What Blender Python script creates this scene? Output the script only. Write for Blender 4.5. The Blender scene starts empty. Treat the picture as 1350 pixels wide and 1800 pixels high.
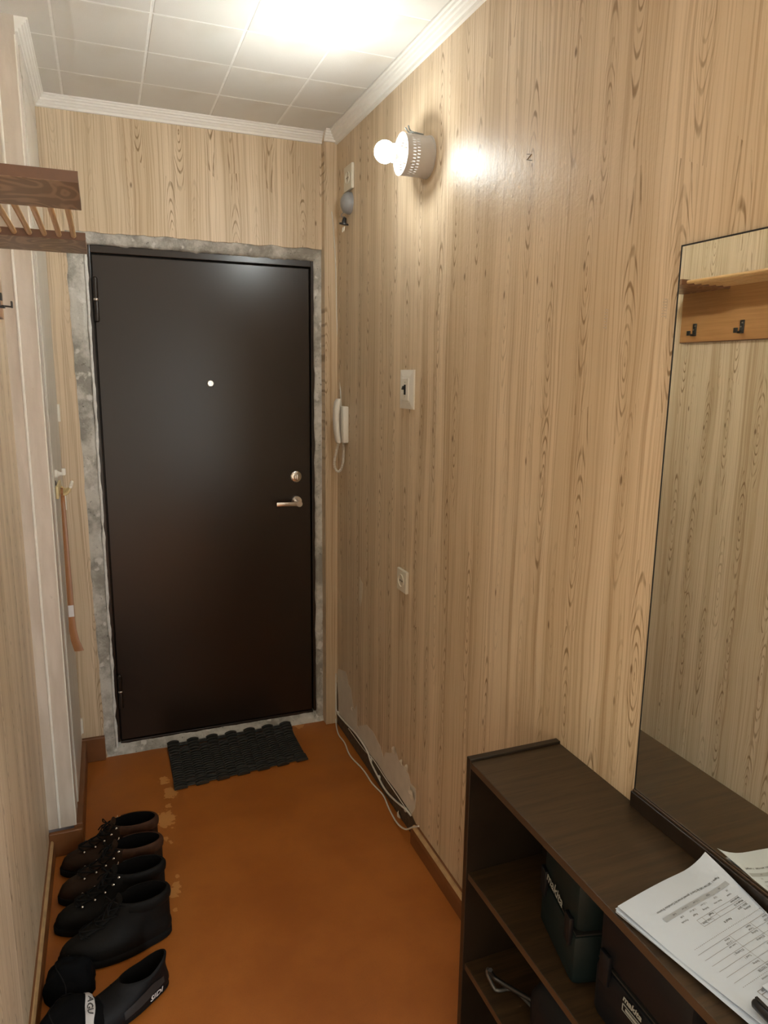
import bpy, bmesh, math, random
from mathutils import Vector, Matrix, noise as mnoise

S = bpy.context.scene
COL = S.collection
PI = math.pi
random.seed(7)

# ------------------------------------------------------------------ camera
F = 1244.5645
CAMH = 1.5774
RIGHT = Vector((0.93158206, -0.36332483, 0.01224511))
DOWN = Vector((-0.05769946, -0.1810331, -0.98178296))
FWD = Vector((0.3589229, 0.91390486, -0.18961083))
cam_d = bpy.data.cameras.new('camera')
cam = bpy.data.objects.new('camera', cam_d)
COL.objects.link(cam)
cam_d.sensor_fit = 'HORIZONTAL'
cam_d.sensor_width = 36.0
cam_d.lens = F / 1350.0 * 36.0
cam_d.clip_start = 0.02
mw = Matrix((RIGHT, -DOWN, -FWD)).transposed().to_4x4()
mw.translation = (0, 0, CAMH)
cam.matrix_world = mw
S.camera = cam

# ------------------------------------------------------------------ world, large light, exposure
w = bpy.data.worlds.new('world')
S.world = w
w.use_nodes = True
w.node_tree.nodes['Background'].inputs[0].default_value = (0.75, 0.85, 1.0, 1)
w.node_tree.nodes['Background'].inputs[1].default_value = 0.25
al = bpy.data.lights.new('daylight_fill', 'AREA')
al.shape = 'RECTANGLE'
al.size = 1.9
al.size_y = 0.86
al.energy = 15.5
al.color = (0.84, 0.95, 1.0)
alo = bpy.data.objects.new('daylight_fill', al)
COL.objects.link(alo)
alo.location = (0.985, -0.85, 1.03)
alo.rotation_euler = (0, PI / 2, 0)      # cool daylight fill; the unseen side doorway is added to let it in
BULB = 430.0
S.view_settings.view_transform = 'Standard'
S.view_settings.look = 'None'
S.view_settings.gamma = 1.0
S.view_settings.use_curve_mapping = False
S.view_settings.exposure = 2.78

# ------------------------------------------------------------------ dimensions
XR, YB, H = 0.9155, 2.928, 2.5175      # right wall, back wall, ceiling
XN, XC, YS = -0.252, -0.168, 2.34       # near left wall, closet side, step towards the closet
YD = 2.967                               # entrance door leaf
YREAR = -1.9


def on(x, y, X=None, Y=None, Z=None):
    """pixel of the 1350x1800 photograph -> point on a known plane"""
    d = RIGHT * ((x - 675) / F) + DOWN * ((y - 900) / F) + FWD
    if X is not None:
        t = X / d.x
    elif Y is not None:
        t = Y / d.y
    else:
        t = (Z - CAMH) / d.z
    return Vector((0, 0, CAMH)) + d * t


# ------------------------------------------------------------------ node helpers
class NT:
    def __init__(s, name):
        s.m = bpy.data.materials.new(name)
        s.m.use_nodes = True
        s.t = s.m.node_tree
        s.n = s.t.nodes
        s.b = s.n['Principled BSDF']

    def new(s, typ, **kw):
        n = s.n.new(typ)
        for k, v in kw.items():
            setattr(n, k, v)
        return n

    def put(s, sock, v):
        if hasattr(v, 'is_output') or isinstance(v, bpy.types.NodeSocket):
            s.t.links.new(v, sock)
        elif isinstance(v, (tuple, list)) and len(v) == 3 and sock.type == 'RGBA':
            sock.default_value = (*v, 1)
        else:
            sock.default_value = v

    def math(s, op, a, b=0.0, c=None, clamp=False):
        n = s.new('ShaderNodeMath', operation=op)
        n.use_clamp = clamp
        s.put(n.inputs[0], a)
        s.put(n.inputs[1], b)
        if c is not None:
            s.put(n.inputs[2], c)
        return n.outputs[0]

    def mix(s, f, a, b, blend='MIX'):
        n = s.new('ShaderNodeMix', data_type='RGBA', blend_type=blend)
        s.put(n.inputs[0], f)
        s.put(n.inputs[6], a)
        s.put(n.inputs[7], b)
        return n.outputs[2]

    def obj(s):
        n = s.new('ShaderNodeTexCoord')
        return n.outputs['Object']

    def sep(s, v):
        n = s.new('ShaderNodeSeparateXYZ')
        s.put(n.inputs[0], v)
        return n.outputs

    def comb(s, x, y, z=0.0):
        n = s.new('ShaderNodeCombineXYZ')
        s.put(n.inputs[0], x)
        s.put(n.inputs[1], y)
        s.put(n.inputs[2], z)
        return n.outputs[0]

    def noise(s, v, scale, detail=2.0, rough=0.5, dist=0.0):
        n = s.new('ShaderNodeTexNoise')
        s.put(n.inputs['Vector'], v)
        n.inputs['Scale'].default_value = scale
        n.inputs['Detail'].default_value = detail
        n.inputs['Roughness'].default_value = rough
        n.inputs['Distortion'].default_value = dist
        return n.outputs['Fac']

    def mapr(s, v, a, b, c=0.0, d=1.0, smooth=True):
        n = s.new('ShaderNodeMapRange')
        n.interpolation_type = 'SMOOTHSTEP' if smooth else 'LINEAR'
        s.put(n.inputs[0], v)
        for i, q in enumerate((a, b, c, d)):
            n.inputs[i + 1].default_value = q
        return n.outputs[0]

    def bump(s, h, strength=0.3, dist=0.002):
        n = s.new('ShaderNodeBump')
        n.inputs['Strength'].default_value = strength
        n.inputs['Distance'].default_value = dist
        s.put(n.inputs['Height'], h)
        s.t.links.new(n.outputs[0], s.b.inputs['Normal'])

    def fin(s, col=None, rough=0.5, metal=0.0, spec=0.5):
        if col is not None:
            s.put(s.b.inputs['Base Color'], col)
        s.put(s.b.inputs['Roughness'], rough)
        s.put(s.b.inputs['Metallic'], metal)
        s.b.inputs['Specular IOR Level'].default_value = spec
        return s.m


def srgb(r, g, b):
    f = lambda c: (c / 255 / 12.92) if c / 255 <= 0.04045 else ((c / 255 + 0.055) / 1.055) ** 2.4
    return (f(r), f(g), f(b))


def plain(name, col, rough=0.5, metal=0.0, var=0.12, scale=40.0, bump=0.0, bscale=200.0, bdist=0.001, spec=0.5):
    t = NT(name)
    o = t.obj()
    n = t.noise(o, scale, 3.0)
    dark = tuple(c * (1 - var) for c in col)
    lite = tuple(min(1, c * (1 + var)) for c in col)
    c = t.mix(n, dark, lite)
    if bump:
        t.bump(t.noise(o, bscale, 3.0), bump, bdist)
    return t.fin(c, rough, metal, spec)


def wallpaper(name, axis):
    """wood-grain print: straight vertical grain with columns of long eye-shaped figures"""
    t = NT(name)
    o = t.obj()
    xyz = t.sep(o)
    u, v = xyz[axis], xyz[2]
    wob = t.noise(t.comb(t.math('MULTIPLY', u, 9), t.math('MULTIPLY', v, 2.2)), 1.0, 2.0)
    uw = t.math('ADD', u, t.math('MULTIPLY', t.math('SUBTRACT', wob, 0.5), 0.030))
    # cells of the figure
    vo = t.new('ShaderNodeTexVoronoi', voronoi_dimensions='2D', feature='F1')
    vo.inputs['Scale'].default_value = 1.0
    vo.inputs['Randomness'].default_value = 0.75
    cu, cv = 8.6, 2.5
    pu, pv = t.math('MULTIPLY', uw, cu), t.math('MULTIPLY', v, cv)
    t.put(vo.inputs['Vector'], t.comb(pu, pv))
    cp = t.sep(vo.outputs['Position'])
    du = t.math('DIVIDE', t.math('SUBTRACT', pu, cp[0]), cu)      # metres from the figure's heart
    dv = t.math('DIVIDE', t.math('SUBTRACT', pv, cp[1]), cv)
    fine = t.noise(t.comb(t.math('MULTIPLY', u, 60), t.math('MULTIPLY', v, 9)), 1.0, 2.0)
    du = t.math('ADD', du, t.math('MULTIPLY', t.math('SUBTRACT', fine, 0.5), 0.0085))
    du2 = t.math('MULTIPLY', du, du)
    dv2 = t.math('MULTIPLY', t.math('MULTIPLY', dv, dv), 0.030)
    cap = 0.0009
    g = t.math('MULTIPLY', t.math('SUBTRACT', 1.0, t.math('EXPONENT', t.math('DIVIDE', dv2, -cap))), cap)
    hgt = t.math('MULTIPLY', t.math('SQRT', t.math('ADD', du2, g)), 205.0)
    ring = t.math('SINE', t.math('MULTIPLY', hgt, 2 * PI))
    ring = t.mapr(ring, 0.45, 1.0)
    near = t.mapr(t.math('ABSOLUTE', du), 0.032, 0.007)
    vor_c = t.sep(vo.outputs['Color'])
    near = t.math('MULTIPLY', near, t.mapr(vor_c[0], 0.15, 0.6, 0.25, 1.0))
    brk = t.mapr(t.noise(t.comb(t.math('MULTIPLY', u, 50), t.math('MULTIPLY', v, 14)), 1.0, 2.0), 0.35, 0.6, 0.2, 1.0)
    ring = t.math('MULTIPLY', t.math('MULTIPLY', ring, near), brk)
    # dark heart of a knot
    hu = t.math('SUBTRACT', du, 0.0105)
    hv = t.math('SUBTRACT', dv, 0.012)
    heart = t.mapr(t.math('SQRT', t.math('ADD', t.math('MULTIPLY', hu, hu), t.math('MULTIPLY', t.math('MULTIPLY', hv, hv), 0.10))), 0.0045, 0.0012)
    heart = t.math('MULTIPLY', heart, t.mapr(vor_c[1], 0.35, 0.5))
    # straight grain
    g1 = t.noise(t.comb(t.math('MULTIPLY', uw, 190), t.math('MULTIPLY', v, 1.6)), 1.0, 3.0)
    g2 = t.noise(t.comb(t.math('MULTIPLY', uw, 85), t.math('MULTIPLY', v, 0.5)), 1.0, 2.0)
    g3 = t.noise(t.comb(t.math('MULTIPLY', uw, 12), t.math('MULTIPLY', v, 0.25)), 1.0, 2.0)
    l1 = t.mapr(g1, 0.50, 0.62)
    l2 = t.mapr(g2, 0.54, 0.64)
    base = t.mix(t.mapr(g3, 0.3, 0.7), (0.57, 0.440, 0.290), (0.715, 0.575, 0.410))
    c = t.mix(t.math('MULTIPLY', l1, 0.40), base, (0.34, 0.215, 0.105))
    c = t.mix(t.math('MULTIPLY', l2, 0.34), c, (0.30, 0.17, 0.075))
    c = t.mix(t.math('MULTIPLY', ring, 0.80), c, (0.20, 0.115, 0.045))
    c = t.mix(t.math('MULTIPLY', heart, 0.8), c, (0.14, 0.075, 0.03))
    wr = t.noise(o, 90.0, 2.0, 0.5, 0.3)
    t.bump(t.math('ADD', t.math('MULTIPLY', wr, 0.7), t.math('MULTIPLY', t.noise(o, 14.0, 2.0), 1.3)), 0.35, 0.0022)
    return t.fin(c, 0.44, 0.0, 0.40)


def laminate(name, axis_across, c0, c1, c2, rough=0.35, freq=70.0, stretch=5.0):
    """printed wood laminate, grain running along the axis that is not axis_across (0 x, 1 y, 2 z)"""
    t = NT(name)
    o = t.obj()
    xyz = t.sep(o)
    fr = [stretch, stretch, stretch]
    fr[axis_across] = freq
    p = t.comb(*[t.math('MULTIPLY', xyz[i], fr[i]) for i in range(3)])
    n1 = t.noise(p, 1.0, 4.0, 0.6, 0.4)
    p2 = t.comb(*[t.math('MULTIPLY', xyz[i], fr[i] * (3.2 if i == axis_across else 2.5)) for i in range(3)])
    n2 = t.noise(p2, 1.0, 3.0, 0.6)
    c = t.mix(t.mapr(n1, 0.3, 0.7), c0, c1)
    c = t.mix(t.math('MULTIPLY', t.mapr(n2, 0.5, 0.75), 0.65), c, c2)
    t.bump(n2, 0.08, 0.0006)
    return t.fin(c, rough)


def swirl(name, c0, c1, rough=0.4, scale=9.0, bands=10.0):
    t = NT(name)
    o = t.obj()
    n = t.noise(t.comb(*[t.math('MULTIPLY', q, k) for q, k in zip(t.sep(o), (1.0, 0.7, 0.35))]), scale, 1.5, 0.45, 0.6)
    r = t.mapr(t.math('SINE', t.math('MULTIPLY', n, bands * 2 * PI)), -0.2, 1.0)
    return t.fin(t.mix(t.math('MULTIPLY', r, 0.75), c0, c1), rough)


WP_Y = wallpaper('wallpaper_woodgrain_y', 1)
WP_X = wallpaper('wallpaper_woodgrain_x', 0)


def ceiling_tile_mat():
    t = NT('ceiling_foam_tile')
    o = t.obj()
    n = t.noise(o, 500, 2.0)
    big = t.noise(o, 3.0, 3.0)
    c = t.mix(t.mapr(big, 0.55, 0.75), (0.70, 0.68, 0.63), (0.64, 0.60, 0.52))
    t.bump(n, 0.5, 0.0012)
    return t.fin(c, 0.75)


def paint_mat(name, c0, c1, rough=0.4):
    t = NT(name)
    o = t.obj()
    xyz = t.sep(o)
    n = t.noise(t.comb(t.math('MULTIPLY', xyz[0], 6), t.math('MULTIPLY', xyz[1], 6), xyz[2]), 6.0, 4.0)
    chips = t.mapr(t.noise(o, 45.0, 4.0, 0.6), 0.70, 0.73)
    c = t.mix(t.mapr(n, 0.3, 0.7), c0, c1)
    c = t.mix(t.math('MULTIPLY', chips, 0.35), c, (0.42, 0.33, 0.25))
    t.bump(t.noise(o, 60.0, 4.0, 0.6), 0.22, 0.0025)
    return t.fin(c, rough)


def concrete_mat():
    t = NT('rough_concrete')
    o = t.obj()
    a = t.noise(o, 9.0, 5.0, 0.65)
    b = t.noise(o, 60.0, 5.0, 0.7)
    c = t.mix(t.mapr(a, 0.36, 0.62), (0.30, 0.285, 0.25), (0.62, 0.60, 0.55))
    c = t.mix(t.mapr(b, 0.60, 0.74), c, (0.10, 0.09, 0.075))
    c = t.mix(t.math('MULTIPLY', t.mapr(t.noise(o, 22.0, 3.0), 0.60, 0.68), 0.8), c, (0.72, 0.70, 0.66))
    t.bump(t.math('ADD', b, t.math('MULTIPLY', t.noise(o, 25.0, 4.0), 1.5)), 0.8, 0.006)
    return t.fin(c, 0.9)


def floor_mat():
    t = NT('floor_orange_paint')
    o = t.obj()
    a = t.noise(o, 4.0, 4.0, 0.6)
    b = t.noise(o, 260.0, 3.0, 0.7)
    c = t.mix(t.mapr(a, 0.3, 0.7), (0.355, 0.108, 0.015), (0.440, 0.144, 0.021))
    c = t.mix(t.math('MULTIPLY', t.mapr(b, 0.5, 0.8), 0.35), c, (0.17, 0.06, 0.018))
    # patches where the top coat has flaked, with outlines of their own
    pix = [(288, 1372, 8), (300, 1394, 12), (296, 1417, 5), (291, 1440, 15), (310, 1558, 6), (306, 1567, 8), (292, 1475, 3.5),
           (312, 1540, 3), (300, 1480, 3), (525, 1275, 9), (308, 1600, 3)]
    wob = t.noise(o, 70.0, 3.0)
    m = None
    xyz = t.sep(o)
    for px, py, r in pix:
        p = on(px, py, Z=0)
        rr = r * 0.0022
        dx = t.math('SUBTRACT', xyz[0], p.x)
        dy = t.math('MULTIPLY', t.math('SUBTRACT', xyz[1], p.y), 0.62)
        d = t.math('SQRT', t.math('ADD', t.math('MULTIPLY', dx, dx), t.math('MULTIPLY', dy, dy)))
        d = t.math('DIVIDE', d, rr)
        d = t.math('ADD', d, t.math('MULTIPLY', t.math('SUBTRACT', wob, 0.5), 2.2))
        k = t.mapr(d, 1.0, 0.85)
        m = k if m is None else t.math('MAXIMUM', m, k)
    c = t.mix(t.math('MULTIPLY', m, 0.95), c, (0.60, 0.27, 0.075))
    t.bump(t.math('ADD', t.math('MULTIPLY', b, 0.4), t.noise(o, 12.0, 2.0)), 0.10, 0.003)
    return t.fin(c, t.mapr(a, 0.3, 0.7, 0.40, 0.52))


def leather(name, col, rough=0.5, var=0.35, bscale=170):
    t = NT(name)
    o = t.obj()
    n = t.noise(o, 18.0, 4.0)
    c = t.mix(t.mapr(n, 0.3, 0.7), tuple(q * (1 - var) for q in col), tuple(q * (1 + var) for q in col))
    t.bump(t.noise(o, bscale, 3.0), 0.25, 0.0015)
    return t.fin(c, rough + 0.08, 0.0, 0.22)


def emit_mat(name, col, strength):
    # LED bulb: the diffuser glows strongest around its tip (object -X), weaker towards its base
    t = NT(name)
    t.b.inputs['Emission Color'].default_value = (*col, 1)
    nx = t.sep(t.new('ShaderNodeTexCoord').outputs['Normal'])[0]
    tipw = t.math('POWER', t.math('MAXIMUM', t.math('MULTIPLY', nx, -1.0), 0.0), 8.0)
    t.put(t.b.inputs['Emission Strength'], t.math('MULTIPLY_ADD', tipw, strength * 0.955, strength * 0.045))
    return t.fin((0.9, 0.9, 0.9), 0.3)


MT = {
    'tile': ceiling_tile_mat(),
    'seam': plain('ceiling_seam', (0.86, 0.85, 0.81), 0.6),
    'mould': plain('moulding_foam_white', (0.83, 0.81, 0.76), 0.5, var=0.05),
    'paint': paint_mat('trim_paint_pinkish_white', (0.53, 0.45, 0.37), (0.62, 0.54, 0.46), 0.36),
    'paint2': paint_mat('closet_paint_cream', (0.57, 0.52, 0.44), (0.64, 0.59, 0.51), 0.36),
    'bead': plain('trim_edge_worn_white', (0.78, 0.74, 0.66), 0.4, bump=0.2, bscale=90),
    'paintgrey': plain('jamb_grey_paint', (0.33, 0.32, 0.31), 0.5, bump=0.3, bscale=60),
    'concrete': concrete_mat(),
    'whitefill': plain('white_filler', (0.72, 0.71, 0.68), 0.85, var=0.3, scale=60, bump=0.6, bscale=120, bdist=0.004),
    'floor': floor_mat(),
    'skirt': plain('skirting_brown_paint', (0.185, 0.072, 0.024), 0.4, var=0.3, scale=14, bump=0.15, bscale=80),
    'skirttop': plain('skirting_lit_top', (0.48, 0.31, 0.15), 0.5, var=0.4, scale=30, bump=0.2, bscale=60),  # paler tone paints the light caught on the skirting's top
    'doormetal': plain('door_brown_powder_coat', (0.0185, 0.0108, 0.0068), 0.29, var=0.15, scale=6),
    'chrome': plain('satin_chrome', (0.70, 0.66, 0.62), 0.24, 1.0, var=0.05),
    'white_pl': plain('white_plastic', (0.74, 0.71, 0.64), 0.32, var=0.04),
    'white_pl2': plain('ivory_plastic', (0.66, 0.61, 0.50), 0.35, var=0.05),
    'black': plain('black_plastic', (0.012, 0.012, 0.013), 0.35, var=0.2),
    'void': plain('dark_hole', (0.006, 0.005, 0.004), 0.9),
    'greypl': plain('grey_plastic', (0.28, 0.28, 0.28), 0.4, var=0.08),
    'lampgrey': plain('lamp_grey_enamel', (0.55, 0.53, 0.52), 0.42, var=0.06),
    'cable': plain('white_cable', (0.70, 0.66, 0.58), 0.45, var=0.08),
    'greycable': plain('grey_wire', (0.25, 0.27, 0.27), 0.5),
    'rubber': plain('black_rubber', (0.022, 0.022, 0.0185), 0.5, var=0.35, scale=60, bump=0.3, bscale=260),
    'plaster': plain('bare_plaster', (0.66, 0.60, 0.51), 0.85, var=0.15, scale=20, bump=0.35, bscale=70),
    'paperback': plain('torn_paper_backing', (0.66, 0.58, 0.46), 0.9, var=0.1),
    'darkwall': plain('dirty_wall_foot', (0.085, 0.055, 0.030), 0.9, var=0.7, scale=55, bump=0.8, bscale=60, bdist=0.004),
    'rackboard': swirl('rack_brown_veneer', (0.170, 0.090, 0.045), (0.36, 0.215, 0.120), 0.40),
    'rackedge': plain('rack_edge_brown', (0.125, 0.055, 0.025), 0.4, var=0.2),
    'rackback': laminate('rack_backboard', 2, (0.36, 0.175, 0.063), (0.43, 0.215, 0.080), (0.30, 0.135, 0.045), 0.35, 90, 3),
    'dowel': laminate('dowel_beech', 0, (0.50, 0.30, 0.125), (0.58, 0.36, 0.165), (0.42, 0.23, 0.09), 0.35, 60, 6),
    'hook': plain('hook_dark_steel', (0.055, 0.052, 0.048), 0.38, 0.7),
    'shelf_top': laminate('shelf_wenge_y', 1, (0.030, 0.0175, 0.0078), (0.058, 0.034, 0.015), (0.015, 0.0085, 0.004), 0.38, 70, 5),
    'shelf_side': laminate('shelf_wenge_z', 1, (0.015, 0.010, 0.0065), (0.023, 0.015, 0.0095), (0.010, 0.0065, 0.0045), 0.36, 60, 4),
    'shelf_edge': plain('shelf_edge_band', (0.050, 0.029, 0.016), 0.4, var=0.2, scale=90),
    'mirror': plain('mirror_silver', (0.93, 0.92, 0.82), 0.0, 1.0, var=0.0),
    'mirror_edge': plain('mirror_dark_edge', (0.012, 0.012, 0.012), 0.3),
    'paper': plain('paper_white', (0.56, 0.64, 0.77), 0.7, var=0.02, bump=0.05, bscale=30),
    'ink': plain('printed_ink', (0.055, 0.05, 0.05), 0.8),
    'inkgrey': plain('printed_grey_band', (0.37, 0.41, 0.47), 0.8, var=0.02),
    'inkmid': plain('printed_ink_mid', (0.20, 0.19, 0.19), 0.8),
    'bootbrown': leather('boot_brown_leather', (0.021, 0.0105, 0.0055), 0.48),
    'bootcuff': leather('boot_tan_cuff', (0.058, 0.024, 0.011), 0.6),
    'bootblack': leather('boot_black_leather', (0.0042, 0.0035, 0.0028), 0.6),
    'bootlining': plain('boot_lining', (0.004, 0.0032, 0.0028), 0.95, spec=0.1, bump=0.5, bscale=120),
    'sole': plain('boot_sole_rubber', (0.0045, 0.004, 0.0035), 0.8, spec=0.2, bump=0.3, bscale=120),
    'lace': plain('boot_lace', (0.006, 0.005, 0.0045), 0.85, spec=0.2),
    'eyelet': plain('boot_eyelet_metal', (0.75, 0.72, 0.68), 0.25, 1.0),
    'cycblack': leather('cycling_shoe_black', (0.0035, 0.0035, 0.0045), 0.55),
    'cycgrey': plain('cycling_shoe_grey', (0.017, 0.016, 0.016), 0.6),
    'neoprene': plain('neoprene_black', (0.003, 0.003, 0.0035), 0.95, spec=0.12, var=0.3, bump=0.4, bscale=90),
    'labelwhite': plain('label_white', (0.62, 0.60, 0.60), 0.6, var=0.05),
    'gold': plain('label_gold', (0.45, 0.36, 0.16), 0.5),
    'shoehorn': plain('shoehorn_brown', (0.29, 0.125, 0.045), 0.30, var=0.12),
    'hookcream': plain('hook_cream_plastic', (0.60, 0.47, 0.24), 0.4, var=0.08),
    'teal': plain('case_dark_teal', (0.0040, 0.0095, 0.0100), 0.55, spec=0.22, var=0.15, bump=0.1, bscale=300),
    'navy': plain('case_black', (0.0035, 0.0045, 0.0068), 0.5, spec=0.25, var=0.15, bump=0.1, bscale=300),
    'logo': plain('logo_light', (0.26, 0.28, 0.27), 0.5),
    'steel': plain('tool_grey_metal', (0.11, 0.11, 0.11), 0.4, 0.6),
    'screw': plain('screw_zinc', (0.6, 0.58, 0.52), 0.3, 1.0),
    'mark': plain('tape_residue', (0.52, 0.43, 0.33), 0.8, var=0.3, scale=160, bump=0.4, bscale=200),
    'pencil': plain('pencil_mark', (0.12, 0.09, 0.07), 0.8),
    'bulb': emit_mat('bulb_lit', (0.95, 1.0, 0.975), BULB),
    'bulbbase': plain('bulb_white_base', (0.85, 0.85, 0.82), 0.4),
    'room': plain('rear_wall_plaster', (0.30, 0.26, 0.21), 0.8),
}


# ------------------------------------------------------------------ mesh helpers
class MB:
    def __init__(s):
        s.v, s.f = [], []

    def add(s, vs, fs):
        o = len(s.v)
        s.v += [Vector(p) for p in vs]
        s.f += [tuple(i + o for i in f) for f in fs]
        return s

    def box(s, x0, x1, y0, y1, z0, z1, bev=0.0):
        bm = bmesh.new()
        vs = [bm.verts.new(p) for p in ((x0, y0, z0), (x1, y0, z0), (x1, y1, z0), (x0, y1, z0),
                                        (x0, y0, z1), (x1, y0, z1), (x1, y1, z1), (x0, y1, z1))]
        for f in ((3, 2, 1, 0), (4, 5, 6, 7), (0, 1, 5, 4), (1, 2, 6, 5), (2, 3, 7, 6), (3, 0, 4, 7)):
            bm.faces.new([vs[i] for i in f])
        if bev:
            bmesh.ops.bevel(bm, geom=bm.edges[:], offset=bev, segments=2, profile=0.5, affect='EDGES')
        bm.verts.index_update()
        s.add([v.co.copy() for v in bm.verts], [[v.index for v in f.verts] for f in bm.faces])
        bm.free()
        return s

    def obox(s, c, ax, ay, az, bev=0.0):
        """box about c with half-axis vectors"""
        m = MB().box(-1, 1, -1, 1, -1, 1) if not bev else None
        if bev:
            lx, ly, lz = ax.length, ay.length, az.length
            m = MB().box(-lx, lx, -ly, ly, -lz, lz, bev)
            m.v = [Vector((p.x / lx, p.y / ly, p.z / lz)) for p in m.v]
        c = Vector(c)
        s.add([c + ax * p.x + ay * p.y + az * p.z for p in m.v], m.f)
        return s

    def tube(s, pts, r, n=8, caps=True, rad=None):
        pts = [Vector(p) for p in pts]
        rings = []
        up = None
        for i, p in enumerate(pts):
            a = pts[max(i - 1, 0)]
            b = pts[min(i + 1, len(pts) - 1)]
            d = (b - a).normalized()
            if up is None:
                up = Vector((0, 0, 1)) if abs(d.z) < 0.9 else Vector((1, 0, 0))
            e1 = d.cross(up)
            if e1.length < 1e-6:
                e1 = d.orthogonal()
            e1.normalize()
            e2 = e1.cross(d).normalized()
            up = e2
            rr = rad[i] if rad else r
            rings.append([p + (e1 * math.cos(2 * PI * k / n) + e2 * math.sin(2 * PI * k / n)) * rr for k in range(n)])
        vs = [q for g in rings for q in g]
        fs = [(i * n + k, i * n + (k + 1) % n, (i + 1) * n + (k + 1) % n, (i + 1) * n + k)
              for i in range(len(pts) - 1) for k in range(n)]
        if caps:
            fs.append(tuple(range(n))[::-1])
            fs.append(tuple((len(pts) - 1) * n + k for k in range(n)))
        return s.add(vs, fs)

    def lathe(s, origin, axis, prof, n=32, closed=False):
        """prof: (distance along axis, radius)"""
        a = Vector(axis).normalized()
        e1 = a.orthogonal().normalized()
        e2 = a.cross(e1)
        o = Vector(origin)
        vs = []
        for d, r in prof:
            for k in range(n):
                t = 2 * PI * k / n
                vs.append(o + a * d + (e1 * math.cos(t) + e2 * math.sin(t)) * max(r, 1e-5))
        m = len(prof)
        fs = [(i * n + k, i * n + (k + 1) % n, (i + 1) * n + (k + 1) % n, (i + 1) * n + k)
              for i in range(m - 1) for k in range(n)]
        if not closed:
            fs.append(tuple(range(n))[::-1])
            fs.append(tuple((m - 1) * n + k for k in range(n)))
        return s.add(vs, fs)

    def sphere(s, c, r, n=16, m=10, sc=(1, 1, 1)):
        c = Vector(c)
        prof = []
        vs, fs = [], []
        for i in range(m + 1):
            th = PI * i / m
            for k in range(n):
                ph = 2 * PI * k / n
                vs.append(c + Vector((math.sin(th) * math.cos(ph) * sc[0], math.sin(th) * math.sin(ph) * sc[1], math.cos(th) * sc[2])) * r)
        fs = [(i * n + k, (i + 1) * n + k, (i + 1) * n + (k + 1) % n, i * n + (k + 1) % n) for i in range(m) for k in range(n)]
        return s.add(vs, fs)

    def prism(s, poly, ext):
        """poly: list of 3D points (planar), ext: extrusion vector"""
        n = len(poly)
        ext = Vector(ext)
        vs = [Vector(p) for p in poly] + [Vector(p) + ext for p in poly]
        fs = [tuple(range(n)), tuple(range(2 * n - 1, n - 1, -1))]
        fs += [(i, (i + 1) % n + 0, (i + 1) % n + n, i + n) for i in range(n)]
        return s.add(vs, fs)

    def loft(s, rings, cap0=True, cap1=True):
        n = len(rings[0])
        vs = [q for g in rings for q in g]
        fs = [(i * n + k, i * n + (k + 1) % n, (i + 1) * n + (k + 1) % n, (i + 1) * n + k)
              for i in range(len(rings) - 1) for k in range(n)]
        if cap0:
            fs.append(tuple(range(n))[::-1])
        if cap1:
            fs.append(tuple((len(rings) - 1) * n + k for k in range(n)))
        return s.add(vs, fs)

    def xf(s, fn):
        s.v = [Vector(fn(p)) for p in s.v]
        return s

    def mesh(s, name, mat, smooth=None):
        me = bpy.data.meshes.new(name)
        me.from_pydata([tuple(p) for p in s.v], [], s.f)
        bm = bmesh.new()
        bm.from_mesh(me)
        bmesh.ops.remove_doubles(bm, verts=bm.verts, dist=2e-6)
        bmesh.ops.recalc_face_normals(bm, faces=bm.faces)
        bm.to_mesh(me)
        bm.free()
        me.materials.append(MT[mat] if isinstance(mat, str) else mat)
        if smooth:
            for p in me.polygons:
                p.use_smooth = True
            me.set_sharp_from_angle(angle=math.radians(smooth))
        me.update()
        return me

    def build(s, name, mat, parent=None, smooth=None, origin=None):
        o = bpy.data.objects.new(name, None)
        if origin is not None and parent is None:
            s.v = [p - Vector(origin) for p in s.v]
        me = s.mesh(name, mat, smooth)
        bpy.data.objects.remove(o)
        o = bpy.data.objects.new(name, me)
        COL.objects.link(o)
        if parent:
            o.parent = parent
            # geometry is given in world space; bring it into the parent's frame
            pm = PM[parent.name] if parent.name in PM else Matrix()
            if pm != Matrix():
                me.transform(pm.inverted())
            PM[o.name] = pm
        elif origin is not None:
            o.location = origin
            PM[o.name] = Matrix.Translation(origin)
        return o


PM = {}          # object name -> the world matrix its mesh is expressed in


def empty(name, loc=(0, 0, 0)):
    o = bpy.data.objects.new(name, None)
    COL.objects.link(o)
    o.empty_display_size = 0.05
    o.location = loc
    PM[o.name] = Matrix.Translation(Vector(loc))
    return o


def tag(o, label=None, cat=None, group=None, kind=None):
    if label:
        o['label'] = label
    if cat:
        o['category'] = cat
    if group:
        o['group'] = group
    if kind:
        o['kind'] = kind
    return o


def struct(o, label=None):
    o['kind'] = 'structure'
    if label:
        o['label'] = label
    return o


def text_mesh(txt, size, shear=0.0, bold=0.0):
    cu = bpy.data.curves.new('t', 'FONT')
    cu.body = txt
    cu.size = size
    cu.shear = shear
    cu.offset = bold
    cu.fill_mode = 'FRONT'
    cu.resolution_u = 2
    ob = bpy.data.objects.new('t', cu)
    COL.objects.link(ob)
    dg = bpy.context.evaluated_depsgraph_get()
    ev = ob.evaluated_get(dg)
    me = ev.to_mesh()
    m = MB()
    m.add([v.co.copy() for v in me.vertices], [list(p.vertices) for p in me.polygons])
    ev.to_mesh_clear()
    bpy.data.objects.remove(ob)
    bpy.data.curves.remove(cu)
    return m


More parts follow.
